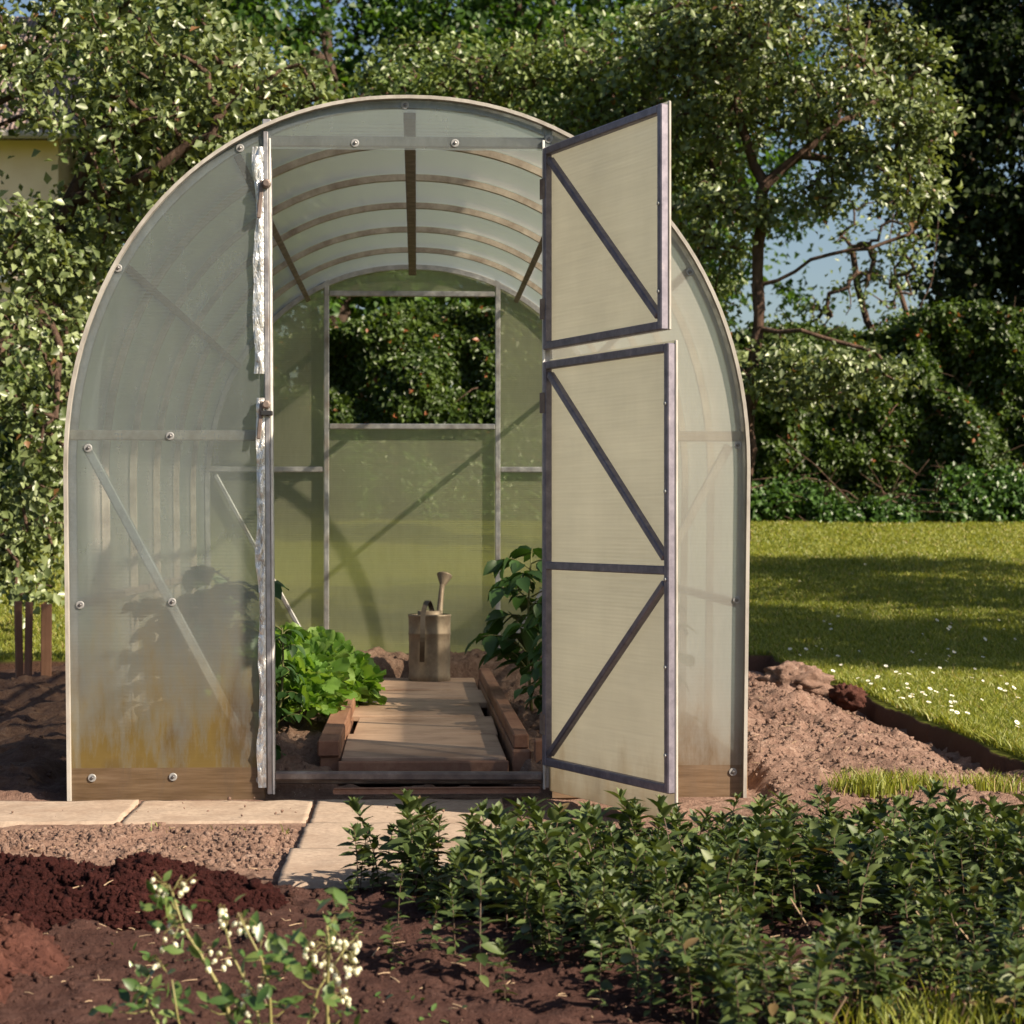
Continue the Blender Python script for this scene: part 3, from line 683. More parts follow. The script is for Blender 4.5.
# in door space the closed door runs along -x; rotation by ang puts +x along the opened door
A = math.degrees(math.atan2(-.66, .262))
door(1.312, 1.903, [], [((.02, 1.865), (.69, 1.35))], A)
door(.100, 1.278, [.683], [((.02, 1.24), (.69, .715)), ((.69, .65), (.02, .135))], A + 1.6, low=.075)

# ------------------------------------------------------------------ inside: boards, edging, can
names = ['front walkway board just behind the threshold', 'second walkway board, counted from the threshold', 'middle walkway board between the timber edgings', 'fourth walkway board, in front of the one under the can', 'last walkway board, with the watering can on it']
yy = [.20, .90, 1.55, 2.13, 2.78, 3.44]
for i in range(5):
    b = MB(); b.box(-.205 + .006 * (i % 2), .292 - .005 * (i % 3), yy[i] + .006, yy[i + 1] - .006, .078, .100 + .002 * (i % 2), .003)
    o = b.build('walkway_board', M['plank']); tag(o, names[i], 'board', 'walkway boards in the greenhouse'); o.rotation_euler = (R((.10, -.12, .1, -.08, .05)[i]), R((.5, -.4, .3, -.5, .2)[i]), R((.3, -.4, .5, -.2, .1)[i]))
MB().box(-.215, .298, .165, .196, .030, .092, .004).build('walkway_riser', M['beam']); tag(bpy.data.objects['walkway_riser'], 'reddish timber set on edge across the front of the walkway', 'timber')
def timber(x0, x1, y0, y1, z0, z1, label, rz=0):
    b = MB(); cx, cy = (x0 + x1) / 2, (y0 + y1) / 2; b.box(x0 - cx, x1 - cx, y0 - cy, y1 - cy, z0, z1, .004)
    o = b.build('edging_timber', M['beam']); o.location = (cx, cy, 0); o.rotation_euler = (0, 0, R(rz)); tag(o, label, 'timber', 'timbers edging the walkway')
timber(-.278, -.212, .22, 1.98, .102, .150, 'upper timber edging the walkway beside the lettuces')
timber(-.272, -.210, .24, 1.96, .02, .100, 'lower timber under the upper one on the lettuce side')
timber(.305, .352, .24, 3.15, .122, .165, 'upper timber edging the walkway beside the tomato plant', .4)
timber(.300, .356, .20, 3.12, .03, .120, 'lower timber under the upper one on the tomato side', .4)
timber(.375, .425, .16, .22, .03, .155, 'short upright timber stub by the right door post')
timber(-.24, .36, 3.47, 3.50, .03, .125, 'timber lying crosswise behind the watering can')
timber(-.22, .38, -.035, -.060, .024, .040, 'thin lath lying along the outside of the threshold')

can = empty('watering_can', (0.078, 3.27, .1015), 0); tag(can, 'old dented zinc watering can standing on the last walkway board', 'watering can')
b = MB(); b.lathe([(.085, 0), (.088, .004), (.088, .03), (.0865, .034), (.087, .09), (.0865, .17), (.088, .208), (.0905, .212), (.088, .216), (.0885, .285), (.091, .289), (.091, .295), (.087, .297)], 48, None, 1.06, .86, (True, False)); b.build('body', M['zinc'], can, True)
b = MB(); b.lathe([(.087, .294), (.083, .285), (.05, .286), (.0, .287)], 40, None, 1.06, .86, (False, False)); b.build('lid_plate', M['zinc'], can, True)
b = MB(); b.lathe([(.052, .285), (.054, .312), (.050, .312), (.048, .286)], 32, Matrix.Translation((0, .012, 0)), 1, .7, (False, False)); b.build('collar', M['zinc'], can, True)
# back handle strap: from the lid, arching up and over towards the camera and down the body
hp = []
for t in np.linspace(0, 1, 22):
    if t < .45: q = t / .45; a = math.pi * q; hp.append(Vector((.014 - .044 * q, .02 - .075 * (1 - math.cos(a)) / 2 * 1.55, .30 + .058 * math.sin(a))))
    else: q = (t - .45) / .55; hp.append(Vector((-.030 - .004 * q, -.098 - .042 * math.sin(math.pi * min(1, q * 1.02)) + .018 * q, .30 - .21 * q)))
b = MB(); vs = []; fs = []
for i, p in enumerate(hp):
    t = (hp[min(i + 1, 21)] - hp[max(i - 1, 0)]).normalized(); sd_ = Vector((1, 0, 0)); nn = t.cross(sd_).normalized()
    for a, c in ((-.011, -.002), (.011, -.002), (.011, .002), (-.011, .002)): vs.append(p + sd_ * a + nn * c)
for i in range(21):
    for q in range(4): fs.append((i * 4 + q, i * 4 + (q + 1) % 4, i * 4 + 4 + (q + 1) % 4, i * 4 + 4 + q))
b.add(vs, fs); b.build('handle', mat('dark_handle', (.07, .055, .045), .5, .5), can)
b = MB(); sp = [Vector((.02, .07, .05)), Vector((.03, .14, .15)), Vector((.045, .19, .28)), Vector((.055, .225, .385)), Vector((.06, .24, .42))]
b.tube(sp, [.024, .020, .015, .012, .0115], 16); b.build('spout', M['zinc'], can, True)
b = MB(); Mx = Matrix.Translation((.060, .24, .415)) @ Matrix.Rotation(R(12), 4, 'Y') @ Matrix.Rotation(R(-25), 4, 'X')
b.lathe([(.012, 0), (.016, .012), (.034, .05), (.036, .054), (.034, .058), (0, .062)], 24, Mx, caps=(False, False)); b.build('rose', M['zinc'], can, True)

# ------------------------------------------------------------------ plants inside
def stem_tube(mb, p, q, r0, r1, bow=(0, 0, 0), n=5, sides=5):
    p = Vector(p); q = Vector(q); bow = Vector(bow)
    pts = [p.lerp(q, t) + bow * math.sin(math.pi * t) for t in np.linspace(0, 1, n)]
    mb.tube(pts, list(np.linspace(r0, r1, n)), sides); return pts
def lettuce(loc, s_, seed, label):
    r = np.random.default_rng(seed); n = 330; v = unit(r.normal(size=(n, 3))); v[:, 2] = np.abs(v[:, 2]); rad = r.uniform(.35, 1, n) ** .5
    P = v * rad[:, None] * np.array([.125, .125, .15]) * s_ + np.array([0, 0, .02]); P[:, :2] *= 1 + .12 * np.sin(np.arctan2(v[:, 1], v[:, 0]) * 5 + seed)[:, None]
    D_ = unit(v * .9 + r.normal(size=(n, 3)) * .55 + np.array([0, 0, .25])); Nn = unit(np.array([0, 0, 1.0]) + v * .3 + r.normal(size=(n, 3)) * .5)
    L = r.uniform(.026, .058, n) * s_; parts = []
    Sd = unit(np.cross(Nn, D_)); N2 = np.cross(D_, Sd); U, W_ = 4, 7
    u = np.linspace(0, 1, U); w_ = np.linspace(-1, 1, W_)
    G = np.zeros((n, U, W_, 3)); ph = r.uniform(0, 6.28, n)
    for a, uu in enumerate(u):
        wd = .62 * math.sin(min(1, .12 + uu * .62) * math.pi) ** .8
        for c, ww in enumerate(w_):
            ruf = .17 * np.sin(ww * 6 + ph) * uu * abs(ww) + .10 * np.sin(ww * 9 + 2 * ph) * uu
            back = -.12 * uu * uu; L1 = L * (uu * (1 - .16 * ww * ww) + .06 * np.sin(ww * 8 + ph) * uu)
            G[:, a, c] = P + D_ * L1[:, None] + Sd * (L * wd * ww)[:, None] + N2 * (L * (ruf + back + .18 * ww * ww))[:, None]
    k = np.arange((U - 1) * (W_ - 1)); rr = k // (W_ - 1); c = k % (W_ - 1); b0 = (rr * W_ + c); q = np.stack([b0, b0 + 1, b0 + W_ + 1, b0 + W_], 1)
    o = link_mesh('lettuce', np_mesh('lettuce', G.reshape(-1, 3), [(q[None] + (np.arange(n) * U * W_)[:, None, None]).reshape(-1, 4)], True), M['lettuce']); o.location = loc
    tag(o, label, 'lettuce', 'lettuces in the greenhouse bed'); return o
L_ = [(-.39, 1.25, 1.15, 'frontmost lettuce, spilling towards the end of the edging timber'), (-.29, 2.0, 1.2, 'lettuce leaning over the walkway edge, nearest the watering can'), (-.52, 1.55, 1.2, 'lettuce half hidden behind the left door post'),
      (-.43, 1.85, 1.55, 'tallest lettuce in the middle of the clump'), (-.62, 2.1, 1.5, 'lettuce at the back of the clump by the side wall'), (-.39, 2.45, 1.3, 'rearmost lettuce of the clump')]
for i, (x, y, s_, lb) in enumerate(L_): lettuce((x, y, float(soil_h(x, y)) + .03), s_, 40 + i, lb)

def leafy_plant(name, loc, h, spread, n_br, seed, m, label, cat, lf=.07, group=None, stemm='stem', droop=.35, lower=.15, leaves_per=7):
    """upright plant with side shoots carrying compound drooping leaves"""
    r = np.random.default_rng(seed); root = empty(name, loc); tag(root, label, cat, group)
    st = MB(); P = []; D = []; NN_ = []; L = []; W = []
    top = Vector((r.uniform(-.03, .03), r.uniform(-.03, .03), h)); sp = stem_tube(st, (0, 0, 0), top, .007, .003, (r.uniform(-.02, .02), 0, 0), 8)
    for i in range(n_br):
        t = lower + (1 - lower) * (i + .5) / n_br; a = i * 2.399 + r.uniform(-.3, .3); b0 = Vector((0, 0, 0)).lerp(top, t)
        ln = spread * (1.1 - .55 * t) * r.uniform(.75, 1.15); e = b0 + Vector((math.cos(a) * ln, math.sin(a) * ln, ln * r.uniform(-.15, .5)))
        pts = stem_tube(st, b0, e, .0035, .0015, (0, 0, ln * .18), 6, 4)
        for k in range(leaves_per):
            q = .25 + .75 * k / (leaves_per - 1); idx = q * 5; i0 = min(int(idx), 4); p = pts[i0].lerp(pts[i0 + 1], idx - i0)
            dirv = (pts[i0 + 1] - pts[i0]).normalized(); sgn = (k % 2) * 2 - 1
            sv_ = dirv.cross(Vector((0, 0, 1))).normalized() * sgn * (0.2 if k == leaves_per - 1 else 1)
            dd = dirv * .6 + sv_ + Vector((r.normal() * .25, r.normal() * .25, -droop + r.normal() * .2))
            P.append(p); D.append(dd); NN_.append((r.normal() * .35, r.normal() * .35, 1)); l = lf * r.uniform(.7, 1.25); L.append(l); W.append(l * r.uniform(.5, .65))
    V, Fc = leaf_arrays(np.array(P), np.array(D), np.array(NN_, float), np.array(L), np.array(W), .18, .3, True)
    st.build('stem', M[stemm], root, True); link_mesh('foliage', np_mesh('foliage', V, Fc, True), M[m], root); return root
def zs(x, y): return float(soil_h(x, y))
leafy_plant('tomato_plant', (.46, 1.9, zs(.46, 1.9)), .60, .24, 20, 1, 'tomato', 'big dark tomato plant with drooping leaves beside the walkway', 'tomato plant', .095, 'tomato plants in the greenhouse', leaves_per=9)
leafy_plant('tomato_plant', (.60, 1.55, zs(.60, 1.55)), .50, .22, 16, 2, 'tomato', 'tomato plant half hidden behind the right door post', 'tomato plant', .085, 'tomato plants in the greenhouse')
leafy_plant('tomato_plant', (.52, 1.1, zs(.52, 1.1)), .26, .13, 12, 3, 'tomato', 'small low tomato plant nearest the right door post', 'tomato plant', .06, 'tomato plants in the greenhouse')
leafy_plant('tomato_plant', (.78, .75, zs(.78, .75)), .45, .14, 18, 4, 'tomato', 'faint green plant seen through the narrow front sheet beyond the open door', 'tomato plant', .06, 'tomato plants in the greenhouse')
for i, (x, y, h, lb) in enumerate([(-.58, .32, .56, 'dark plant pressed against the left front sheet, under the brace'), (-.71, .36, .50, 'dark plant behind the left front sheet, nearest the outer corner'), (-.66, .28, .42, 'dark bushy plant between the other two against the left front sheet'), (-.46, 1.05, .36, 'slim dark plant in front of the lettuces by the left door post'), (-.70, .9, .5, 'second row dark plant blurred behind the left front sheet')]):
    leafy_plant('tomato_plant', (x, y, zs(x, y)), h, (.19, .19, .17, .10, .19)[i], (26, 26, 26, 18, 20)[i], 10 + i, 'tomato', lb, 'tomato plant', .05 if i == 3 else .075, 'tomato plants in the greenhouse', lower=.05)

# ------------------------------------------------------------------ stakes at the left
for i, (px, top, bot, wd, dp, lb) in enumerate(((20, 601, 672, .036, .03, 'leftmost of the three wooden stakes'), (28, 602, 675, .030, .03, 'wooden stake set close against the leftmost one'), (46, 604, 676, .052, .04, 'single wooden stake nearest the greenhouse corner'))):
    Y = 4.4 - i * .06; p = at(px, top, Y); z0 = zs(p.x, Y) - .06
    b = MB(); b.box(-wd / 2, wd / 2, -dp / 2, dp / 2, 0, p.z - z0, .003); o = b.build('wooden_stake', M['stake']); o.location = (p.x, Y, z0)
    o.rotation_euler = (0, R((-1.2, .8, .4)[i]), R((20, -15, 8)[i])); tag(o, lb, 'stake', 'wooden stakes in the soil')

# ------------------------------------------------------------------ mint bed
def mint_arrays(r, h, lf):
    """one leafy shoot at the origin: stem arrays and leaf arrays"""
    P = []; D = []; Nn = []; L = []; W = []
    lean = r.normal(0, .16, 2); a0 = r.uniform(0, 6.28); k = 0; z = h * .12; step = .0175 * h / .2
    tipx = lambda q: np.array([lean[0] * q * q / h, lean[1] * q * q / h, q])
    nd = 0
    while z < h:
        f = z / h; sz = 1.02 * lf * (.6 + .6 * math.sin(min(1, f * 1.05) * math.pi * .8)) * r.uniform(.8, 1.15)
        el = R(-5 + 55 * f ** 2.2)
        for sgn in (0, math.pi):
            if r.random() < .06: continue
            a = a0 + k * math.pi / 2 + sgn + r.normal(0, .2); e = el + r.normal(0, .2)
            d = np.array([math.cos(a) * math.cos(e), math.sin(a) * math.cos(e), math.sin(e)])
            P.append(tipx(z)); D.append(d); Nn.append(np.array([-math.cos(a) * math.sin(e), -math.sin(a) * math.sin(e), math.cos(e)]) + r.normal(0, .38, 3)); L.append(sz); W.append(sz * r.uniform(.42, .54))
        k += 1; z += step * (1.15 - .6 * f) * r.uniform(.8, 1.2)
    for q in range(5):
        a = a0 + q * 1.3; e = R(62) + r.normal(0, .15); sz = lf * .62
        P.append(tipx(h)); D.append([math.cos(a) * math.cos(e), math.sin(a) * math.cos(e), math.sin(e)]); Nn.append([-math.cos(a), -math.sin(a), .4]); L.append(sz); W.append(sz * .4)
    lv = leaf_arrays(np.array(P), np.array(D, float), np.array(Nn, float), np.array(L), np.array(W), .16, .22, True)
    q = np.linspace(0, h, 6); ang = np.arange(4) * math.pi / 2; sv_ = []
    for i, zz in enumerate(q):
        c = tipx(zz); rr = .0026 * (1 - .5 * zz / h); sv_ += [c + rr * np.array([math.cos(t), math.sin(t), 0]) for t in ang]
    i = np.arange(20); ro = i // 4; c = i % 4
    st = (np.array(sv_), [np.stack([ro * 4 + c, ro * 4 + (c + 1) % 4, ro * 4 + 4 + (c + 1) % 4, ro * 4 + 4 + c], 1)])
    return lv, st
def xform(arr, loc, rz, s):
    V, Fs = arr; c, s_ = math.cos(rz), math.sin(rz); Rm = np.array([[c, -s_, 0], [s_, c, 0], [0, 0, 1]])
    return (V @ Rm.T) * s + np.array(loc), Fs
rm = np.random.default_rng(77); protos = [mint_arrays(rm, h, lf) for h, lf in 2 * ((.20, .046), (.23, .052), (.18, .042), (.21, .050), (.25, .055), (.15, .045), (.22, .04), (.19, .055))]
def in_mint(x, y):
    # left border runs from the path slab down to the bottom of the photo
    yb = -1.42 - .04 * math.sin(x * 5) + .10 * min(1, max(0, x - .3))
    left = float(np.interp(-y, [1.4, 1.6, 2.0, 2.5, 3.0], [-.10, -.09, .10, .36, .52]))
    return x > left + .04 * math.sin(y * 17) and y < yb and x < 1.7
lv = []; st = []
n_pl = 0
for _ in range(4000):
    if n_pl > 700: break
    x = rm.uniform(-.2, 1.7); y = rm.uniform(-3.05, -1.25)
    if not in_mint(x, y): continue
    hole = vnoise(x * 2.6, y * 3.3, 0, 5)
    if y < -2.2 and hole > .25: continue
    if hole > .62: continue
    a, b_ = protos[rm.integers(16)]; s_ = rm.uniform(.54, .84) * (1.0 if y > -2.3 else .78); z = .0
    rz = rm.uniform(0, 6.28); lv.append(xform(a, (x, y, z), rz, s_)); st.append(xform(b_, (x, y, z), rz, s_)); n_pl += 1
mb_o = link_mesh('mint_bed', np_mesh('mint_bed', *merge_arrays(lv), True), M['mint']); tag(mb_o, 'dense bed of dark green mint filling the right foreground', 'mint bed', kind='stuff')
link_mesh('mint_stems', np_mesh('mint_stems', *merge_arrays(st), True), M['mintstem'], mb_o)
# single shoots that stand apart
proto_mesh = []
for i in range(5):
    a, b_ = protos[i]; m1 = np_mesh('foliage', *merge_arrays([a]), True); m1.materials.append(M['mint']); m2 = np_mesh('stem', *merge_arrays([b_]), True); m2.materials.append(M['mintstem']); proto_mesh.append((m1, m2))
spots = [(398, 935, .6), (455, 968, .55), (480, 935, .7), (430, 960, .5), (480, 985, .8), (600, 1012, .6), (505, 1000, .45), (340, 925, .45), (395, 975, .4), (730, 1020, .5), (355, 960, .35), (650, 1015, .55)]
for i, (px, py, s_) in enumerate(spots):
    D_ = .81 * F / (py - 522); p = at(px, py, -6.2 + D_); r0 = empty('mint_plant', (p.x, p.y, max(0, zs(p.x, p.y)) - .01), i * 1.7); r0.scale = (s_,) * 3
    tag(r0, 'small mint shoot standing alone on the bare soil at the margin of the mint bed', 'mint plant', 'single mint shoots on the soil')
    for nm, me in zip(('foliage', 'stem'), proto_mesh[i % 5]): o = bpy.data.objects.new(nm, me); C.objects.link(o); o.parent = r0
# dry leaf in the bed and dead stalks
p = at(872, 955, -2.2); V, Fc = leaf_arrays(np.array([tuple(p)]), np.array([[.25, .1, 1.0]]), np.array([[-.5, -1, .1]]), np.array([.085]), np.array([.036]), .12, .2, True)
V = V - np.array(p) ; o = link_mesh('withered_leaf', np_mesh('withered_leaf', V, Fc, True), mat('withered_leaf', (.24, .15, .12), .7)); o.location = tuple(p); o.location.z -= .05
tag(o, 'single withered brown leaf standing up out of the mint', 'leaf')
b = MB()
for i in range(34):
    x = rm.uniform(.5, 1.3); y = rm.uniform(-2.9, -2.0); a = rm.uniform(0, 6.28); l = rm.uniform(.05, .12); z = .01
    b.tube([(x, y, z), (x + l * math.cos(a) * .6, y + l * math.sin(a) * .4, z + l * rm.uniform(.2, 1))], [.0022, .0016], 5)
o = b.build('dead_stalks', M['drystick']); tag(o, 'dead pale stalks and litter among the mint', 'stalks', kind='stuff')

# ------------------------------------------------------------------ blueberry bush in the foreground
BB = empty('blueberry_bush', tuple(at(250, 1150, -3.05).xyz)); BB.location.z = 0
tag(BB, 'young blueberry bush with white bell blossoms in the left foreground', 'blueberry bush')
BBo = Vector(BB.location); rb = np.random.default_rng(9)
def bb(px, py, dy=0): return at(px, py, -3.05 + dy) - BBo
branches = [([(250, 1120), (236, 1045), (225, 998), (205, 962), (183, 928), (172, 892)], .0032, 0), ([(250, 1120), (262, 1040), (255, 1000), (232, 955), (222, 915)], .0026, .05),
            ([(250, 1120), (272, 1050), (270, 1000), (262, 960), (240, 918)], .0024, -.04), ([(330, 1140), (329, 1060), (327, 1000), (329, 950), (327, 925)], .0030, .02),
            ([(250, 1120), (300, 1050), (318, 990), (344, 950)], .0024, .06), ([(250, 1120), (170, 1050), (150, 1010), (141, 985)], .0024, .03), ([(250, 1120), (190, 1060), (178, 1020), (172, 980)], .002, -.05)]
P = []; D = []; Nn = []; L = []; W = []
for pts, r_, dy in branches:
    q = [bb(x, y, dy * i / len(pts)) for i, (x, y) in enumerate(pts)]
    b = MB(); b.tube(q, list(np.linspace(r_ * 1.3, r_ * .6, len(q))), 6); b.build('stem', M['bluestem'], BB, True)
lf = [(172, 902, 8), (186, 930, 4), (200, 958, 3), (195, 948, 2), (168, 915, 4), (228, 918, 2), (262, 940, 5), (270, 965, 6), (252, 955, 4), (290, 965, 6), (300, 980, 5), (310, 955, 4), (140, 1000, 8), (155, 1000, 6), (175, 1005, 5), (335, 915, 5), (328, 935, 4), (348, 905, 3),
      (210, 1010, 5), (225, 1015, 6), (262, 1005, 6), (285, 1010, 6), (318, 1010, 3), (150, 975, 3), (340, 1020, 4), (120, 1012, 4), (240, 1000, 4)]
for x, y, n_ in lf:
    for _ in range(int(n_ * 1.7)):
        p = bb(x + rb.normal(0, 10), y + rb.normal(0, 10), rb.normal(0, .03)); a = rb.uniform(0, 6.28); e = rb.uniform(-.2, 1.2)
        P.append(p); D.append((math.cos(a) * math.cos(e), math.sin(a) * math.cos(e) * .7, math.sin(e))); Nn.append((rb.normal() * .6, -.6 + rb.normal() * .4, .8)); l = rb.uniform(.013, .038); L.append(l); W.append(l * rb.uniform(.4, .55))
V, Fc = leaf_arrays(np.array([tuple(p) for p in P]), np.array(D), np.array(Nn), np.array(L), np.array(W), .12, .15, True)
link_mesh('foliage', np_mesh('foliage', V, Fc, True), M['blue_leaf'], BB)
bpts = [bb(x0 + (x1 - x0) * t, y0 + (y1 - y0) * t, 0) for pts, _, _ in branches for (x0, y0), (x1, y1) in zip(pts[:-1], pts[1:]) for t in np.linspace(0, 1, 7)]
def near_b(p): return min(bpts, key=lambda q: (q - p).length)
tw = MB()
for x, y, n_ in lf:
    e = bb(x, y); q = near_b(e + Vector((0, 0, -.012))); tw.tube([q, (q + e) / 2 + Vector((0, -.003, -.003)), e], [.0014, .0012, .0009], 5)
bells = MB(); cal = MB()
for x, y, n_, sp_ in [(160, 888, 7, 9), (182, 886, 5, 8), (166, 935, 7, 9), (155, 962, 2, 4), (222, 914, 6, 8), (242, 928, 8, 9), (216, 958, 6, 8), (252, 995, 10, 9), (310, 950, 6, 8), (340, 945, 8, 10), (352, 968, 7, 9), (345, 995, 6, 8), (320, 965, 5, 8), (356, 948, 4, 7), (262, 985, 4, 6), (338, 972, 5, 8)]:
    for _ in range(n_):
        p = bb(x + rb.normal(0, sp_ * .7), y + rb.normal(0, sp_ * .7), rb.normal(0, .02)); s_ = rb.uniform(.6, .95)
        T = Matrix.Translation(p) @ Matrix.Rotation(rb.normal(0, .45), 4, 'X') @ Matrix.Rotation(rb.normal(0, .45), 4, 'Y') @ Matrix.Scale(s_, 4)
        q = Vector(p) + Vector((0, 0, .006)); e = near_b(q); m_ = (e + q) / 2 + Vector((0, 0, .008)); tw.tube([e if (e - q).length < .035 else q + (e - q).normalized() * .03, m_ if (e - q).length < .035 else q + Vector((0, 0, .004)), q], .0006, 4)
        bells.lathe([(.0012, 0), (.0038, -.0014), (.0048, -.0045), (.0042, -.0082), (.0024, -.0102), (.0030, -.0112)], 9, T, caps=(True, False))
        cal.lathe([(.0003, .006), (.0008, .0), (.003, -.0008), (.0034, -.002)], 6, T, caps=(False, False))
tag(tw.build('twigs', M['bluestem'], BB), kind='stuff'); tag(bells.build('blossoms', M['blossom'], BB, True), kind='stuff'); tag(cal.build('calyces', M['bluestem'], BB, True), kind='stuff')

# ------------------------------------------------------------------ grass, tufts, daisies
rg = np.random.default_rng(21)
def blades(P, h, w_, name, m, lean=.5):
    n = len(P); a = rg.uniform(0, 6.28, n); t = np.stack([np.cos(a), np.sin(a), 0 * a], 1); ln = rg.normal(0, lean, (n, 2)) * h[:, None]
    tip = P + np.stack([ln[:, 0], ln[:, 1], h], 1); mid = P + np.stack([ln[:, 0] * .3, ln[:, 1] * .3, h * .55], 1)
    V = np.stack([P - t * w_[:, None], P + t * w_[:, None], mid + t * w_[:, None] * .8, mid - t * w_[:, None] * .8, tip], 1)
    o = (np.arange(n) * 5)[:, None]
    return np_mesh(name, V.reshape(-1, 3), [o + [3, 2, 4], o + [0, 1, 2, 3]])
# sample along the view: more blades where they show larger
def lawn_points(n, px0, px1, d0, d1):
    u = rg.random(n); D_ = d0 * (d1 / d0) ** u; px = rg.uniform(px0, px1, n); x = CAM.x + (px - 417) / F * D_; y = D_ - 6.2; return x, y
x1, y1 = lawn_points(230000, 735, 1120, 6.1, 21); x2, y2 = lawn_points(50000, -60, 120, 11, 21)
x = np.concatenate([x1, x2]); y = np.concatenate([y1, y2]); k = ((x > EDGE_X + .02) & (y > -.4)) | (y > BACK_Y + .02); x = x[k]; y = y[k]
Dd = y + 6.2; P = np.stack([x, y, lawn_h(x, y) - .004], 1)
fr_ = 1 - .55 * sstep(7, 20, Dd); h = rg.uniform(.018, .045, len(x)) * (1 - .25 * sstep(8, 20, Dd)); h = h * np.where((x < 2.05) & (y < 5), 1.2, 1)
o = link_mesh('grass', blades(P, h, .0016 + .00022 * Dd * rg.uniform(.6, 1.2, len(x)), 'grass', M['grass'], .55), M['grass']); tag(o, 'short mown grass with clover on the lawn', 'grass', kind='stuff')
# uncut tufts
def tuft(px, py, n, hh, sp_, label):
    D_ = .80 * F / (py - 522); p = at(px, py, D_ - 6.2); z = max(zs(p.x, p.y), 0) if p.x < EDGE_X else float(lawn_h(p.x, p.y))
    P = np.stack([rg.normal(0, sp_, n), rg.normal(0, sp_ * .7, n), np.zeros(n)], 1); hs = rg.uniform(.5, 1, n) * hh
    o = link_mesh('grass_tuft', blades(P, hs, np.full(n, .0022), 'grass_tuft', M['grass'], .4), M['grass']); o.location = (p.x, p.y, z - .005); tag(o, label, 'grass tuft', 'tufts of uncut grass', 'stuff')
tuft(868, 800, 380, .085, .055, 'uncut grass tuft between the dug soil and the mint')
tuft(915, 795, 260, .06, .06, 'lower grass tuft closer to the turf edge, behind the mint')
tuft(985, 790, 320, .06, .08, 'grass tuft at the near end of the turf edge')
tuft(985, 1022, 420, .07, .12, 'grass tuft in the bottom right corner of the photo')
tuft(905, 1030, 260, .06, .10, 'grass tuft at the bottom edge under the mint')
# weeds on the dry strip
x, y = rg.uniform(-1.9, -.3, 500), rg.uniform(-.75, -.52, 500); k = vnoise(x * 5, y * 5, 0, 4) > .2; x = x[k]; y = y[k]
P = np.stack([x, y, np.maximum(soil_h(x, y), 0)], 1); o = link_mesh('weeds', blades(P, rg.uniform(.01, .03, len(x)), np.full(len(x), .0015), 'weeds', M['grass'], .6), M['grass']); tag(o, 'sparse weeds sprouting along the slab joints', 'weeds', kind='stuff')
x, y = rg.uniform(-1.3, 1.0, 700), rg.uniform(-2.9, -1.9, 700); k = vnoise(x * 4, y * 4, 0, 14) > .25; x = x[k]; y = y[k]
P = np.stack([x, y, soil_h(x, y)], 1); V, Fc = leaf_arrays(P, np.stack([rg.normal(0, 1, len(x)), rg.normal(0, 1, len(x)), rg.uniform(.2, 1.4, len(x))], 1), np.stack([rg.normal(0, .3, len(x)), rg.normal(0, .3, len(x)) - .4, np.ones(len(x))], 1), rg.uniform(.01, .028, len(x)), rg.uniform(.006, .010, len(x)), .1, .2, True)
o = link_mesh('seedlings', np_mesh('seedlings', V, Fc, True), M['blue_leaf']); tag(o, 'scattered weed seedlings on the bare soil in front', 'seedlings', kind='stuff')
# daisies
pm = MB()
for i in range(13):
    a = i * 2 * math.pi / 13; d = Vector((math.cos(a), math.sin(a), .15)); s_ = Vector((-math.sin(a), math.cos(a), 0))
    pm.add([d * .004, d * .011 + s_ * .0026, d * .0145, d * .011 - s_ * .0026], [(0, 1, 2, 3)])
pm = pm.mesh('petals'); pm.materials.append(M['petal'])
hm2 = MB().lathe([(.0045, -.001), (.004, .0015), (.002, .0025)], 10).mesh('heart', True); hm2.materials.append(M['daisyheart'])
st2 = MB().tube([(0, 0, -.045), (.002, 0, 0)], .0008, 5).mesh('stem'); st2.materials.append(M['stem'])
dpx = [(769, 668), (800, 656), (824, 678), (832, 680), (852, 690), (857, 697), (881, 704), (912, 726), (926, 712), (955, 728), (963, 742), (930, 690), (925, 696), (952, 697), (890, 698), (955, 754), (941, 775), (958, 773), (1004, 777), (985, 640), (950, 628), (948, 650), (954, 653), (806, 650), (822, 650), (865, 565), (852, 574), (800, 582), (790, 650), (870, 700), (905, 745), (945, 782), (962, 786), (880, 780), (990, 795), (1010, 790), (930, 783), (784, 648), (1000, 690), (975, 670), (900, 675), (1015, 640), (815, 690), (912, 653), (968, 780), (950, 788), (1018, 776), (888, 722)]
rd = random.Random(3)
dpx += [(rd.randint(800, 1020), int(rd.triangular(600, 780, 680))) for _ in range(70)]
dpx = [q for q in dpx if q[1] < 655 or q[0] > 845 + (q[1] - 690) * 1.9]
for i, (px, py) in enumerate(dpx):
    lo, hi = 6.0, 21.0
    for _ in range(40):
        mid = (lo + hi) / 2; p = at(px, py, mid - 6.2); zl = float(lawn_h(p.x, p.y)) + .04
        if p.z > zl: lo = mid
        else: hi = mid
    if p.x < EDGE_X + .02: p.x = EDGE_X + .03 + rd.random() * .2
    r0 = empty('daisy', (p.x, p.y, float(lawn_h(p.x, p.y)) + .045), rd.random() * 6); r0.rotation_euler = (rd.gauss(.35, .2), rd.gauss(.1, .2), rd.random() * .5); sc = rd.uniform(.45, .85); r0.scale = (sc,) * 3
    tag(r0, 'small white daisy growing in the lawn', 'daisy', 'daisies in the lawn')
    for nm, me in (('petals', pm), ('heart', hm2), ('stem', st2)): o = bpy.data.objects.new(nm, me); C.objects.link(o); o.parent = r0
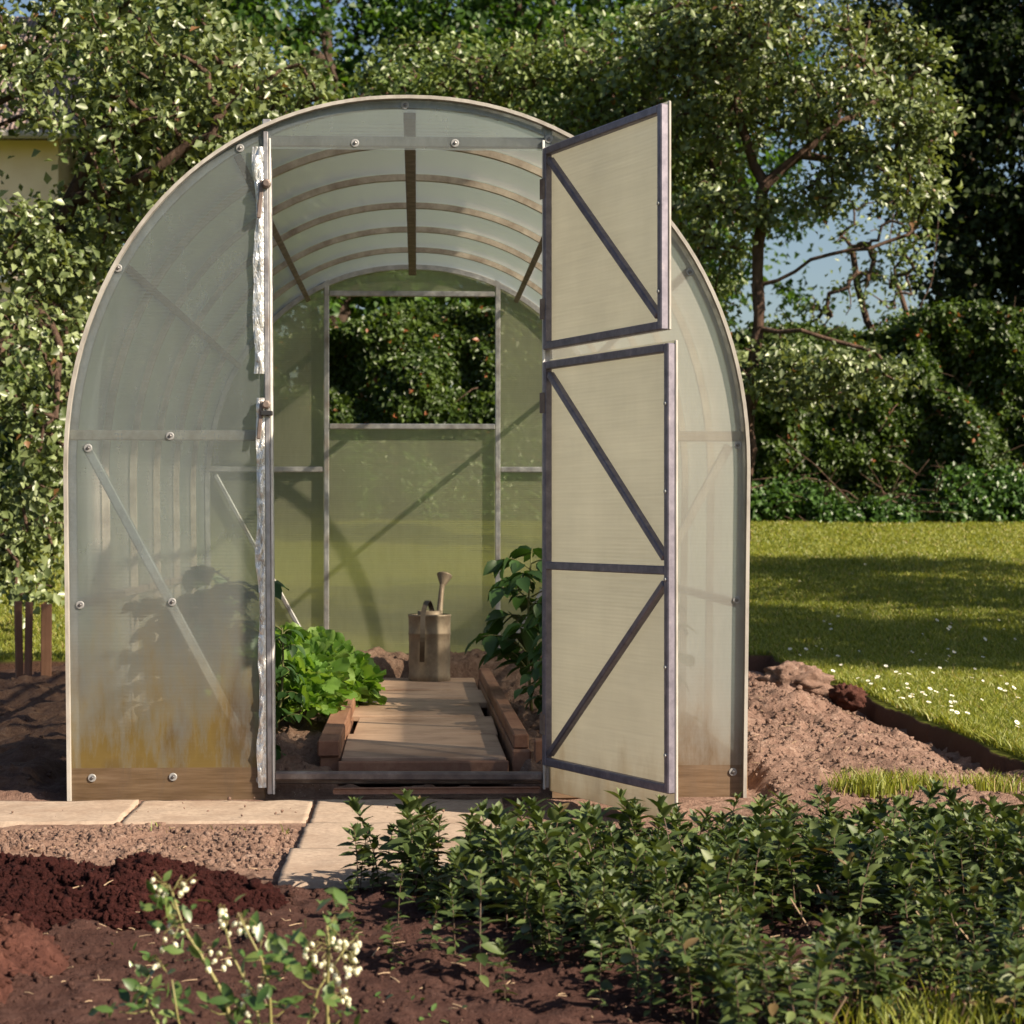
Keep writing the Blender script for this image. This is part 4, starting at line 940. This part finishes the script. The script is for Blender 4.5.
p = at(802, 700, 2.9); o = link_mesh('turf_clod', lump_mesh('turf_clod', (.15, .12, .075), 4, .3, 6), M['clod']); o.location = (p.x - .02, 2.9, .115); tag(o, 'big torn up sod lying on top of the dug soil', 'sod', None)
p = at(838, 708, 2.7); o = link_mesh('turf_clod', lump_mesh('turf_clod', (.07, .08, .05), 4, .35, 9), M['redsoil']); o.location = (p.x, 2.5, .085); tag(o, 'smaller reddish sod beside the big one at the turf edge', 'sod', None)
def red_z(X, Y):
    h = heap(X, Y, -.98, -2.42, .33, .42, .13, s=71); k = sstep(0, .03, h)
    z = h + k * (.014 * fbm(X * 10, Y * 10, s=33, o=5, g=.75) + .012 * np.clip(fbm(X * 22, Y * 22, s=37, o=2), 0, 2)); return np.where(h > .002, z + .008, -.03)
o = link_mesh('red_soil_heap', grid_mesh('red_soil_heap', np.arange(-1.4, -.45, .007), np.arange(-2.95, -1.9, .007), red_z), M['redsoil']); tag(o, 'small heap of reddish soil in the bottom left corner', 'soil heap')

P3 = scatter(5000, -1.4, -.45, -2.95, -1.9, lambda x, y: red_z(x, y), lambda x, y: red_z(x, y) > .0)
clods('red_crumbs', P3, .002 + .010 * rng.random(len(P3)) ** 3, M['redsoil'], 7, kind='stuff')
# ------------------------------------------------------------------ hedge, trees, house
def tree(name, label, cat, base, trunk, crown, leafm, barkm, seed, leaf=(.05, .028), per=60, sig=.13, r0=.06, gap=.0, group=None, up=.7, rt=.0062, gsc=.8, voids=()):
    """trunk: list of limb polylines (world); crown: list of (centre, radii, count) ellipsoids filled with twig ends"""
    r = np.random.default_rng(seed); root = empty(name, base); tag(root, label, cat, group); B = np.array(base)
    nodes = []; par = []
    for li, poly in enumerate(trunk):
        prev = -1
        poly = [np.array(p, float) for p in poly]
        if li > 0: d = np.linalg.norm(np.array(nodes) - poly[0], axis=1); prev = int(d.argmin())
        for a, b_ in zip(poly[:-1], poly[1:]):
            n_ = max(2, int(np.linalg.norm(b_ - a) / .16))
            for q in range(n_ + (1 if b_ is poly[-1] else 0)):
                if li > 0 and prev >= 0 and q == 0 and a is poly[0]: continue
                p = a + (b_ - a) * q / n_ + r.normal(0, .012, 3); nodes.append(p); par.append(prev); prev = len(nodes) - 1
    pts = []
    for c, rad, n_ in crown:
        k = 0
        while k < n_:
            v = unit(r.normal(size=3)) * r.uniform(.25, 1) ** .45 * np.array(rad) + np.array(c)
            if gap and vnoise(v[0] * gsc, v[1] * gsc, v[2] * gsc, seed) < gap - 1 + .0: 
                k += .35; continue
            if any(np.linalg.norm((v - np.array(vc)) / np.array(vr)) < 1 for vc, vr in voids): k += .2; continue
            pts.append(v); k += 1
    pts = np.array(pts); nd = np.array(nodes); d0 = np.array([np.linalg.norm(nd - p, axis=1).min() for p in pts]); order = d0.argsort()
    NP = np.zeros((len(nodes) + len(pts) * 7, 3)); NP[:len(nodes)] = nd; cnt = len(nodes); par = par + [0] * (len(pts) * 7); ends = []; segs = []
    for i in order:
        p = pts[i]; d = np.linalg.norm(NP[:cnt] - p, axis=1); j = int(d.argmin()); L = d[j]; n_ = int(np.clip(L / .16, 2, 6)); prev = j; a = NP[j].copy(); bow = r.normal(0, .10, 3) * L + np.array([0, 0, .08 * L])
        for q in range(1, n_ + 1):
            t = q / n_; NP[cnt] = a + (p - a) * t + bow * math.sin(math.pi * t); par[cnt] = prev; prev = cnt; cnt += 1
        ends.append(prev); segs.append((j, prev))
    par = np.array(par[:cnt]); NP = NP[:cnt]; wgt = np.zeros(cnt); wgt[ends] = 1
    for i in range(cnt - 1, -1, -1):
        if par[i] >= 0: wgt[par[i]] += wgt[i]
    rad = rt * np.maximum(wgt, 1) ** .46; rad = rad * min(1.0, 1.0) ; sc = r0 / rad[0] if rad[0] > 0 else 1
    ex = math.log(max(r0 / rt, 1.01)) / math.log(max(wgt[0], 2)); rad = rt * np.maximum(wgt, 1) ** ex
    # tubes segment by segment, vectorised
    idx = np.where(par >= 0)[0]; a = NP[par[idx]]; b_ = NP[idx]; t = unit(b_ - a); ref = np.tile([.31, .27, .91], (len(idx), 1)); s1 = unit(np.cross(t, ref)); s2 = np.cross(t, s1)
    ra = np.minimum(rad[par[idx]], rad[idx] * 1.35)[:, None]; rb_ = rad[idx][:, None]; K = 6; V = []
    for q in range(K): an = 2 * math.pi * q / K; V.append(a - t * ra * .3 + (s1 * math.cos(an) + s2 * math.sin(an)) * ra)
    for q in range(K): an = 2 * math.pi * q / K; V.append(b_ + t * rb_ * .3 + (s1 * math.cos(an) + s2 * math.sin(an)) * rb_)
    V = np.stack(V, 1).reshape(-1, 3) - B; o_ = (np.arange(len(idx)) * 2 * K)[:, None]
    Fq = np.concatenate([o_ + [q, (q + 1) % K, K + (q + 1) % K, K + q] for q in range(K)])
    link_mesh('trunk', np_mesh('trunk', V, [Fq], True), M[barkm], root)
    # leaves
    E = NP[ends]; Jn = NP[par[ends]]; n_ = len(E); k = r.poisson(per, n_); k = np.maximum(k, 3); rep = np.repeat(np.arange(n_), k); m_ = len(rep)
    tt = r.uniform(-.2, 1.15, m_)[:, None]; P = Jn[rep] + (E[rep] - Jn[rep]) * tt + r.normal(0, 1, (m_, 3)) * sig * np.array([1, 1, .75]) * r.uniform(.3, 1.2, (m_, 1))
    cen = np.mean([np.array(c) for c, _, _ in crown], axis=0); outv = unit(P - cen)
    D_ = unit(r.normal(size=(m_, 3)) + outv * .6 + np.array([0, 0, -.15])); Nn = unit(r.normal(size=(m_, 3)) * .75 + np.array([.25, -.25, up]) + outv * .4)
    L = leaf[0] * r.uniform(.6, 1.2, m_); W = L * (leaf[1] / leaf[0]) * r.uniform(.8, 1.2, m_)
    V, Fc = leaf_arrays(P - B, D_, Nn, L, W, .22, .12); link_mesh('crown', np_mesh('crown', V, Fc), M[leafm], root)
    return root
def LH(x, y): return float(lawn_h(x, y))
def A3(px, py, Y): return tuple(at(px, py, Y))

# left apple tree, leaning into the picture
bx = A3(-75, 640, 6.6); base = (bx[0], 6.6, LH(bx[0], 6.6))
tree('apple_tree', 'apple tree with grey green leaves rising left of the greenhouse, before the house', 'apple tree', base,
     [[base, A3(-60, 480, 6.6), A3(-20, 380, 6.5), A3(30, 300, 6.7), A3(70, 200, 6.8), A3(110, 120, 7)], [A3(-20, 380, 6.5), A3(-40, 250, 6.4), A3(-20, 100, 6.4)], [A3(30, 300, 6.7), A3(60, 340, 6.2), A3(55, 420, 6.0)], [A3(70, 200, 6.8), A3(140, 180, 6.4), A3(210, 130, 6.3)], [A3(-60, 480, 6.6), A3(-20, 520, 6.2), A3(20, 560, 5.9)]],
     [(A3(60, 110, 6.8), (1.35, 1.0, .95), 260), (A3(200, 95, 6.9), (.75, .8, .48), 110), (A3(0, 330, 6.5), (.60, .8, .8), 130), (A3(10, 480, 6.3), (.42, .6, .5), 70), (A3(-60, 200, 6.5), (1.0, 1.0, 1.3), 130), (A3(5, 570, 6.0), (.42, .4, .2), 22)], 'apple', 'bark', 1, (.066, .044), 36, .10, .075, gap=.78, voids=[(A3(14, 180, 6.6), (.26, 3, .28)), (A3(-30, 330, 6.6), (.3, 3, .3)), (A3(10, 440, 6.6), (.17, 3, .22))], group='apple trees round the greenhouse')
# second left apple, behind, shadier
bx = A3(150, 560, 11.5); base = (bx[0], 11.5, LH(bx[0], 11.5))
tree('apple_tree', 'darker apple tree standing directly behind the left side of the greenhouse arch', 'apple tree', base,
     [[base, A3(160, 400, 11.5), A3(140, 280, 11.4), A3(190, 150, 11.5)], [A3(160, 400, 11.5), A3(80, 330, 11), A3(40, 220, 11)], [A3(140, 280, 11.4), A3(240, 180, 11.6), A3(300, 100, 11.5)]],
     [(A3(120, 260, 11.5), (1.5, 1.1, 1.2), 260), (A3(230, 130, 11.5), (1.0, 1.0, .8), 130), (A3(30, 420, 11.2), (.9, .8, .7), 100)], 'apple2', 'bark', 2, (.074, .05), 30, .13, .08, gap=.8, voids=[(A3(20, 175, 11.5), (.6, 3, .5)), (A3(15, 290, 11.5), (.35, 3, .3)), (A3(15, 430, 11.3), (.4, 3, .45))], group='apple trees round the greenhouse')
# apple behind the roof
bx = A3(560, 540, 11.8); base = (bx[0], 11.8, LH(bx[0], 11.8))
tree('apple_tree', 'broad apple tree whose crown shows just above the arched roof', 'apple tree', base,
     [[base, A3(565, 400, 11.8), A3(540, 260, 11.8), A3(500, 140, 11.8), A3(460, 60, 12)], [A3(540, 260, 11.8), A3(620, 170, 11.8), A3(660, 60, 11.8)], [A3(565, 400, 11.8), A3(680, 300, 11.6), A3(715, 200, 11.5), A3(712, 90, 11.5)]],
     [(A3(520, 120, 12), (1.4, 1.1, .7), 230), (A3(640, 110, 11.8), (1.1, 1.1, .9), 210), (A3(690, 240, 11.6), (.5, .7, .9), 80), (A3(440, 90, 12.3), (.8, .8, .45), 70)], 'apple2', 'bark', 3, (.070, .047), 32, .12, .07, gap=.82, group='apple trees round the greenhouse')
# right apple with the visible forked trunk
Y4 = 10.6; bx = A3(742, 570, Y4); base = (bx[0], Y4, LH(bx[0], Y4))
tree('apple_tree', 'apple tree with a tall bare trunk forking right of the open door', 'apple tree', base,
     [[base, A3(748, 430, Y4), A3(757, 330, Y4), A3(760, 200, Y4), A3(763, 185, Y4)], [A3(763, 185, Y4), A3(800, 155, Y4 - .1), A3(835, 125, Y4 - .2), A3(862, 75, Y4 - .3), A3(870, 25, Y4 - .3)], [A3(763, 185, Y4), A3(740, 120, Y4), A3(735, 50, Y4 + .1)], [A3(800, 155, Y4 - .1), A3(860, 165, Y4 - .3), A3(930, 160, Y4 - .5)],
      [A3(757, 290, Y4), A3(810, 262, Y4 - .2), A3(870, 245, Y4 - .4), A3(905, 235, Y4 - .4)], [A3(835, 125, Y4 - .2), A3(900, 90, Y4), A3(930, 60, Y4)], [A3(757, 340, Y4), A3(800, 330, Y4 - .3), A3(860, 350, Y4 - .4)], [A3(752, 400, Y4), A3(790, 400, Y4 - .3)]],
     [(A3(780, 50, Y4), (1.1, 1.1, .66), 250), (A3(700, 70, Y4), (.6, .8, .8), 90), (A3(870, 115, Y4 - .2), (.72, .8, .46), 120), (A3(825, 350, Y4 - .4), (.74, .6, .48), 120), (A3(775, 250, Y4), (.35, .5, .5), 30), (A3(700, 170, Y4), (.35, .5, .6), 35), (A3(880, 190, Y4 - .3), (.52, .6, .36), 62), (A3(800, 225, Y4), (.3, .5, .4), 26), (A3(905, 60, Y4 - .2), (.35, .5, .45), 40), (A3(850, 265, Y4 - .3), (.5, .5, .25), 16), (A3(745, 245, Y4), (.4, .5, .4), 22)],
     'apple', 'bark', 4, (.068, .046), 30, .095, .052, gap=.55, group='apple trees round the greenhouse')
# tall deciduous trees far behind
far = 'tall trees behind the garden hedge'
def bigtree(px, Y, topy, rad, lm, seed, label, n=260, per=70, dark=False, lf=(.15, .12), low=None, sig=.3, gap=.8, hi=False):
    p = at(px, topy, Y); z0 = LH(p.x, Y); H = p.z - z0; base = (p.x, Y, z0); r = random.Random(seed); tr = [[base, (p.x + .1, Y, z0 + H * .35), (p.x - .1, Y, z0 + H * .85)]]
    for k in range(6):
        a = k * 2.4; z = z0 + H * (.3 + .09 * k); tr.append([(p.x, Y, z), (p.x + math.cos(a) * rad * .6, Y + math.sin(a) * rad * .6, z + rad * .45)])
    cr = [((p.x, Y, z0 + H * .62), (rad, rad, H * .40), n), ((p.x + rad * .5, Y - rad * .3, z0 + H * .45), (rad * .7, rad * .6, H * .25), n // 3), ((p.x - rad * .5, Y - rad * .2, z0 + H * .5), (rad * .7, rad * .6, H * .28), n // 3)]
    if hi: cr = [((p.x, Y, z0 + H * .60), (rad, rad, H * .22), n)]
    return tree('deciduous_tree', label, 'tree', base, tr, cr, lm, 'barkdark', seed, lf, per, sig, .22, gap=gap, group=far, rt=.012, gsc=.45)
bigtree(330, 26, -160, 2.9, 'maple', 11, 'bright green tree beyond the hedge, rising above the left shoulder of the arch', gap=.84)
bigtree(520, 29, -220, 3.2, 'maple', 12, 'bright green tree beyond the hedge, above the middle of the arch', gap=.82)
bigtree(235, 30, -200, 3.0, 'maple', 13, 'far green tree showing between the left apple tree and the arch', gap=.8)
bigtree(630, 33, -260, 3.2, 'maple', 14, 'far green tree behind the forked apple tree', gap=.8)
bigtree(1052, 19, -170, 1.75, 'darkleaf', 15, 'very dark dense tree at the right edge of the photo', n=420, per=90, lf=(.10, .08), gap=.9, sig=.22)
bigtree(860, 34, -330, 3.4, 'darkleaf', 16, 'dark far tree crown touching the top edge above the forked apple tree', n=260, lf=(.15, .12), gap=.8) if False else None
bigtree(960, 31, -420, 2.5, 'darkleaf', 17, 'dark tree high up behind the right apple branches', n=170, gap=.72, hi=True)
bx = A3(915, 560, 16.8); base = (bx[0], 16.8, LH(bx[0], 16.8))
tree('apple_tree', 'thin twiggy tree against the sky behind the right end of the hedge', 'apple tree', base,
     [[base, A3(905, 400, 16.8), A3(912, 330, 16.8), A3(890, 250, 16.8), A3(900, 150, 17)], [A3(912, 330, 16.8), A3(935, 270, 16.8), A3(940, 200, 16.8)], [A3(905, 390, 16.8), A3(865, 320, 16.7), A3(850, 250, 16.7)]],
     [(A3(885, 215, 16.8), (.95, .8, 1.0), 230), (A3(860, 310, 16.8), (.9, .7, .4), 90)], 'apple2', 'bark', 5, (.075, .05), 8, .10, .045, gap=.8, group='apple trees round the greenhouse')
# trees outside the photo on the right, whose shade falls on the lawn
def side_tree(x, y, H, rad, seed, label, n=120):
    base = (x, y, LH(x, y)); z0 = base[2]
    tree('apple_tree', label, 'apple tree', base, [[base, (x, y, z0 + H * .4), (x + .1, y + .1, z0 + H * .85)]] + [[(x, y, z0 + H * .4), (x + math.cos(a) * rad * .6, y + math.sin(a) * rad * .6, z0 + H * .65)] for a in (0, 1.3, 2.6, 3.9, 5.2)],
         [((x, y, z0 + H * .68), (rad, rad, H * .3), n)], 'apple2', 'bark', seed, (.085, .06), 75, .2, .08, gap=.8)
side_tree(6.5, 3.2, 4.3, 1.15, 31, 'apple tree out of frame to the right of the lawn, nearest the greenhouse', 150)
side_tree(7.6, 6.6, 5.0, 1.6, 32, 'tall apple tree out of frame to the right, before the hedge', 200)
side_tree(8.2, 2.6, 8.0, 1.7, 33, 'tallest apple tree out of frame at the right, level with the rear of the greenhouse', 260)

# hedge
def hedge(name, x0, x1, y0, depth, topf, n, m, seed, leaf, label, zb=None, twigs=True, bulge=.42):
    r = np.random.default_rng(seed); root = empty(name, ((x0 + x1) / 2, y0 + depth / 2, LH((x0 + x1) / 2, y0))); tag(root, label, 'hedge'); B = np.array(root.location)
    x = r.uniform(x0, x1, n); v = r.random(n); base = lawn_h(x, x * 0 + y0); top = topf(x) ; roof = r.random(n) < .18
    z = base + (top - base) * np.where(roof, 1 - .10 * r.random(n) ** 2, v)
    off = bulge * fbm(x * 1.1, z * 1.3, s=seed, o=3) + .10 * fbm(x * 4, z * 4, s=seed + 4, o=2) + .25 * ((z - base) / (top - base)) ** 2.5
    y = y0 + off + np.abs(r.normal(0, .09, n)) + np.where(roof, r.random(n) * depth, 0) + np.where(r.random(n) < .4, r.random(n) * .9, 0)
    z = z + np.where(roof, .10 * fbm(x * 2, y * 2, s=9, o=3), 0)
    keep = (fbm(x * 3.2, z * 3.2, s=seed + 8, o=2) > -.95); x, y, z, roof = x[keep], y[keep], z[keep], roof[keep]; n = len(x)
    P = np.stack([x, y, z], 1); fr_ = np.where(roof[:, None], [[0, -.2, 1.]], [[.1, -.8, .55]]); Nn = unit(r.normal(size=(n, 3)) * .55 + fr_); D_ = unit(r.normal(size=(n, 3)) * .8 + np.array([0, -.35, -.35]))
    L = leaf[0] * r.uniform(.6, 1.25, n); V, Fc = leaf_arrays(P - B, D_, Nn, L, L * leaf[1] / leaf[0], .2, .15); link_mesh('foliage', np_mesh('foliage', V, Fc), M[m], root)
    # woody core: a tangle of stems
    b = MB(); rr = random.Random(seed)
    for i in range(int((x1 - x0) * 7)):
        xx = rr.uniform(x0, x1); zb_ = LH(xx, y0); tp = float(topf(np.array([xx]))[0]); yy_ = y0 + rr.uniform(.25, depth)
        pts = [(xx, yy_, zb_ - .05)]; k = 6
        for q in range(1, k): pts.append((xx + rr.gauss(0, .12) * q / 2, yy_ + rr.gauss(-.02, .08), zb_ + (tp - zb_) * q / k))
        b.tube([Vector(p) - Vector(B) for p in pts], list(np.linspace(.022, .006, k)), 5)
        for _ in range(4):
            q = rr.randint(1, k - 1); p = Vector(pts[q]); e = p + Vector((rr.gauss(0, .35), -rr.uniform(.1, .45), rr.gauss(.05, .2))); b.tube([p - Vector(B), (p + e) / 2 + Vector((0, 0, .05)) - Vector(B), e - Vector(B)], [.009, .006, .003], 4)
    b.build('branches', M['bark'], root, True); return root
topf = lambda x: 2.78 + .16 * fbm(x * .7, x * 0, s=51, o=3) + .12 * (x > 5)
hedge('hedge', -7.5, 8.5, 14.6, 1.5, topf, 380000, 'hedge', 61, (.068, .048), 'long tall leafy hedge closing the far side of the lawn')
hedge('ivy_fringe', -7.5, 8.5, 14.25, .5, lambda x: .92 + .42 + .32 * fbm(x * 1.3, x * 0, s=77, o=3), 42000, 'ivy', 63, (.06, .052), 'low bright ivy growing along the foot of the tall hedge', bulge=.12)

# house
HS = empty('house', (-8.6, 27, LH(-8, 27))); tag(HS, 'cream plastered house with a brown tiled roof behind the left apple tree', 'house')
M['plaster'] = mat('cream_plaster', (.62, .48, .27), .9); g = N(M['plaster']); n = g.noise(g.coord(), 3, 5); g.l(g.ramp(n, [(.3, (.78, .62, .49)), (.7, (.85, .70, .57))]), g.p.inputs['Base Color']); g.bump(g.noise(g.coord(), 60, 4), .2, .01)
M['rooftile'] = mat('brown_roof_tiles', (.2, .15, .14), .8); g = N(M['rooftile'])
wv = g.n('ShaderNodeTexWave', bands_direction='X'); wv.inputs['Scale'].default_value = 4.2; wv.inputs['Distortion'].default_value = .4; g.l(g.coord(), wv.inputs['Vector']); g.l(g.ramp(wv.outputs['Fac'], [(.1, (.12, .085, .075)), (.7, (.27, .2, .18))]), g.p.inputs['Base Color']); g.bump(wv.outputs['Fac'], .8, .05)
M['white'] = mat('white_paint', (.7, .68, .62), .5); M['glass'] = mat('window_glass', (.03, .04, .05), .08); M['concrete'] = mat('grey_render', (.3, .28, .26), .9)
z0 = HS.location.z; eav = at(10, 140, 27).z - z0
MB().box(-4.5, 3.05, 0, 7, -.3, eav).build('wall', M['plaster'], HS)
MB().box(-4.52, 3.07, -.03, 7.03, -.3, .35).build('plinth', M['concrete'], HS)
b = MB(); rh = 2.6
b.add([(-4.9, -.55, eav - .05), (3.45, -.55, eav - .05), (3.45, 3.5, eav + rh), (-4.9, 3.5, eav + rh), (-4.9, 7.55, eav - .05), (3.45, 7.55, eav - .05), (-4.9, -.55, eav + .1), (3.45, -.55, eav + .1), (3.45, 3.5, eav + rh + .15), (-4.9, 3.5, eav + rh + .15), (-4.9, 7.55, eav + .1), (3.45, 7.55, eav + .1)],
      [(0, 1, 2, 3)[::-1], (3, 2, 5, 4)[::-1], (6, 7, 8, 9), (9, 8, 11, 10), (0, 1, 7, 6), (4, 10, 11, 5), (0, 6, 9, 3), (3, 9, 10, 4), (1, 2, 8, 7), (2, 5, 11, 8)]); rf = b.build('roof', M['rooftile'], HS)
MB().box(-1.2, -.6, 2.6, 3.3, eav + 1.3, eav + 3.5, .02).build('chimney', M['concrete'], rf)
MB().tube([(-4.9, -.62, eav - .02), (3.45, -.62, eav - .02)], .07, 8).build('gutter', M['concrete'], HS)
MB().add([(3.05, 0, eav), (3.05, 7, eav), (3.05, 3.5, eav + rh - .12)], [(0, 1, 2)]).build('gable', M['plaster'], HS)
for x in (-3.2, -.6, 1.7):
    for z in (1.0, 3.6):
        f = MB(); w2, h2 = .55, 1.2
        f.box(x - w2, x + w2, -.06, -.003, z, z + .08); f.box(x - w2, x + w2, -.06, -.003, z + h2 - .08, z + h2); f.box(x - w2, x - w2 + .08, -.06, -.003, z + .08, z + h2 - .08); f.box(x + w2 - .08, x + w2, -.06, -.003, z + .08, z + h2 - .08); f.box(x - .03, x + .03, -.055, -.003, z + .08, z + h2 - .08)
        wf = f.build('window', M['white'], HS); MB().box(x - w2 + .08, x + w2 - .08, -.02, -.012, z + .08, z + h2 - .08).build('pane', M['glass'], wf)
        MB().box(x - w2 - .06, x + w2 + .06, -.12, -.003, z - .05, z - .003).build('sill', M['white'], wf)
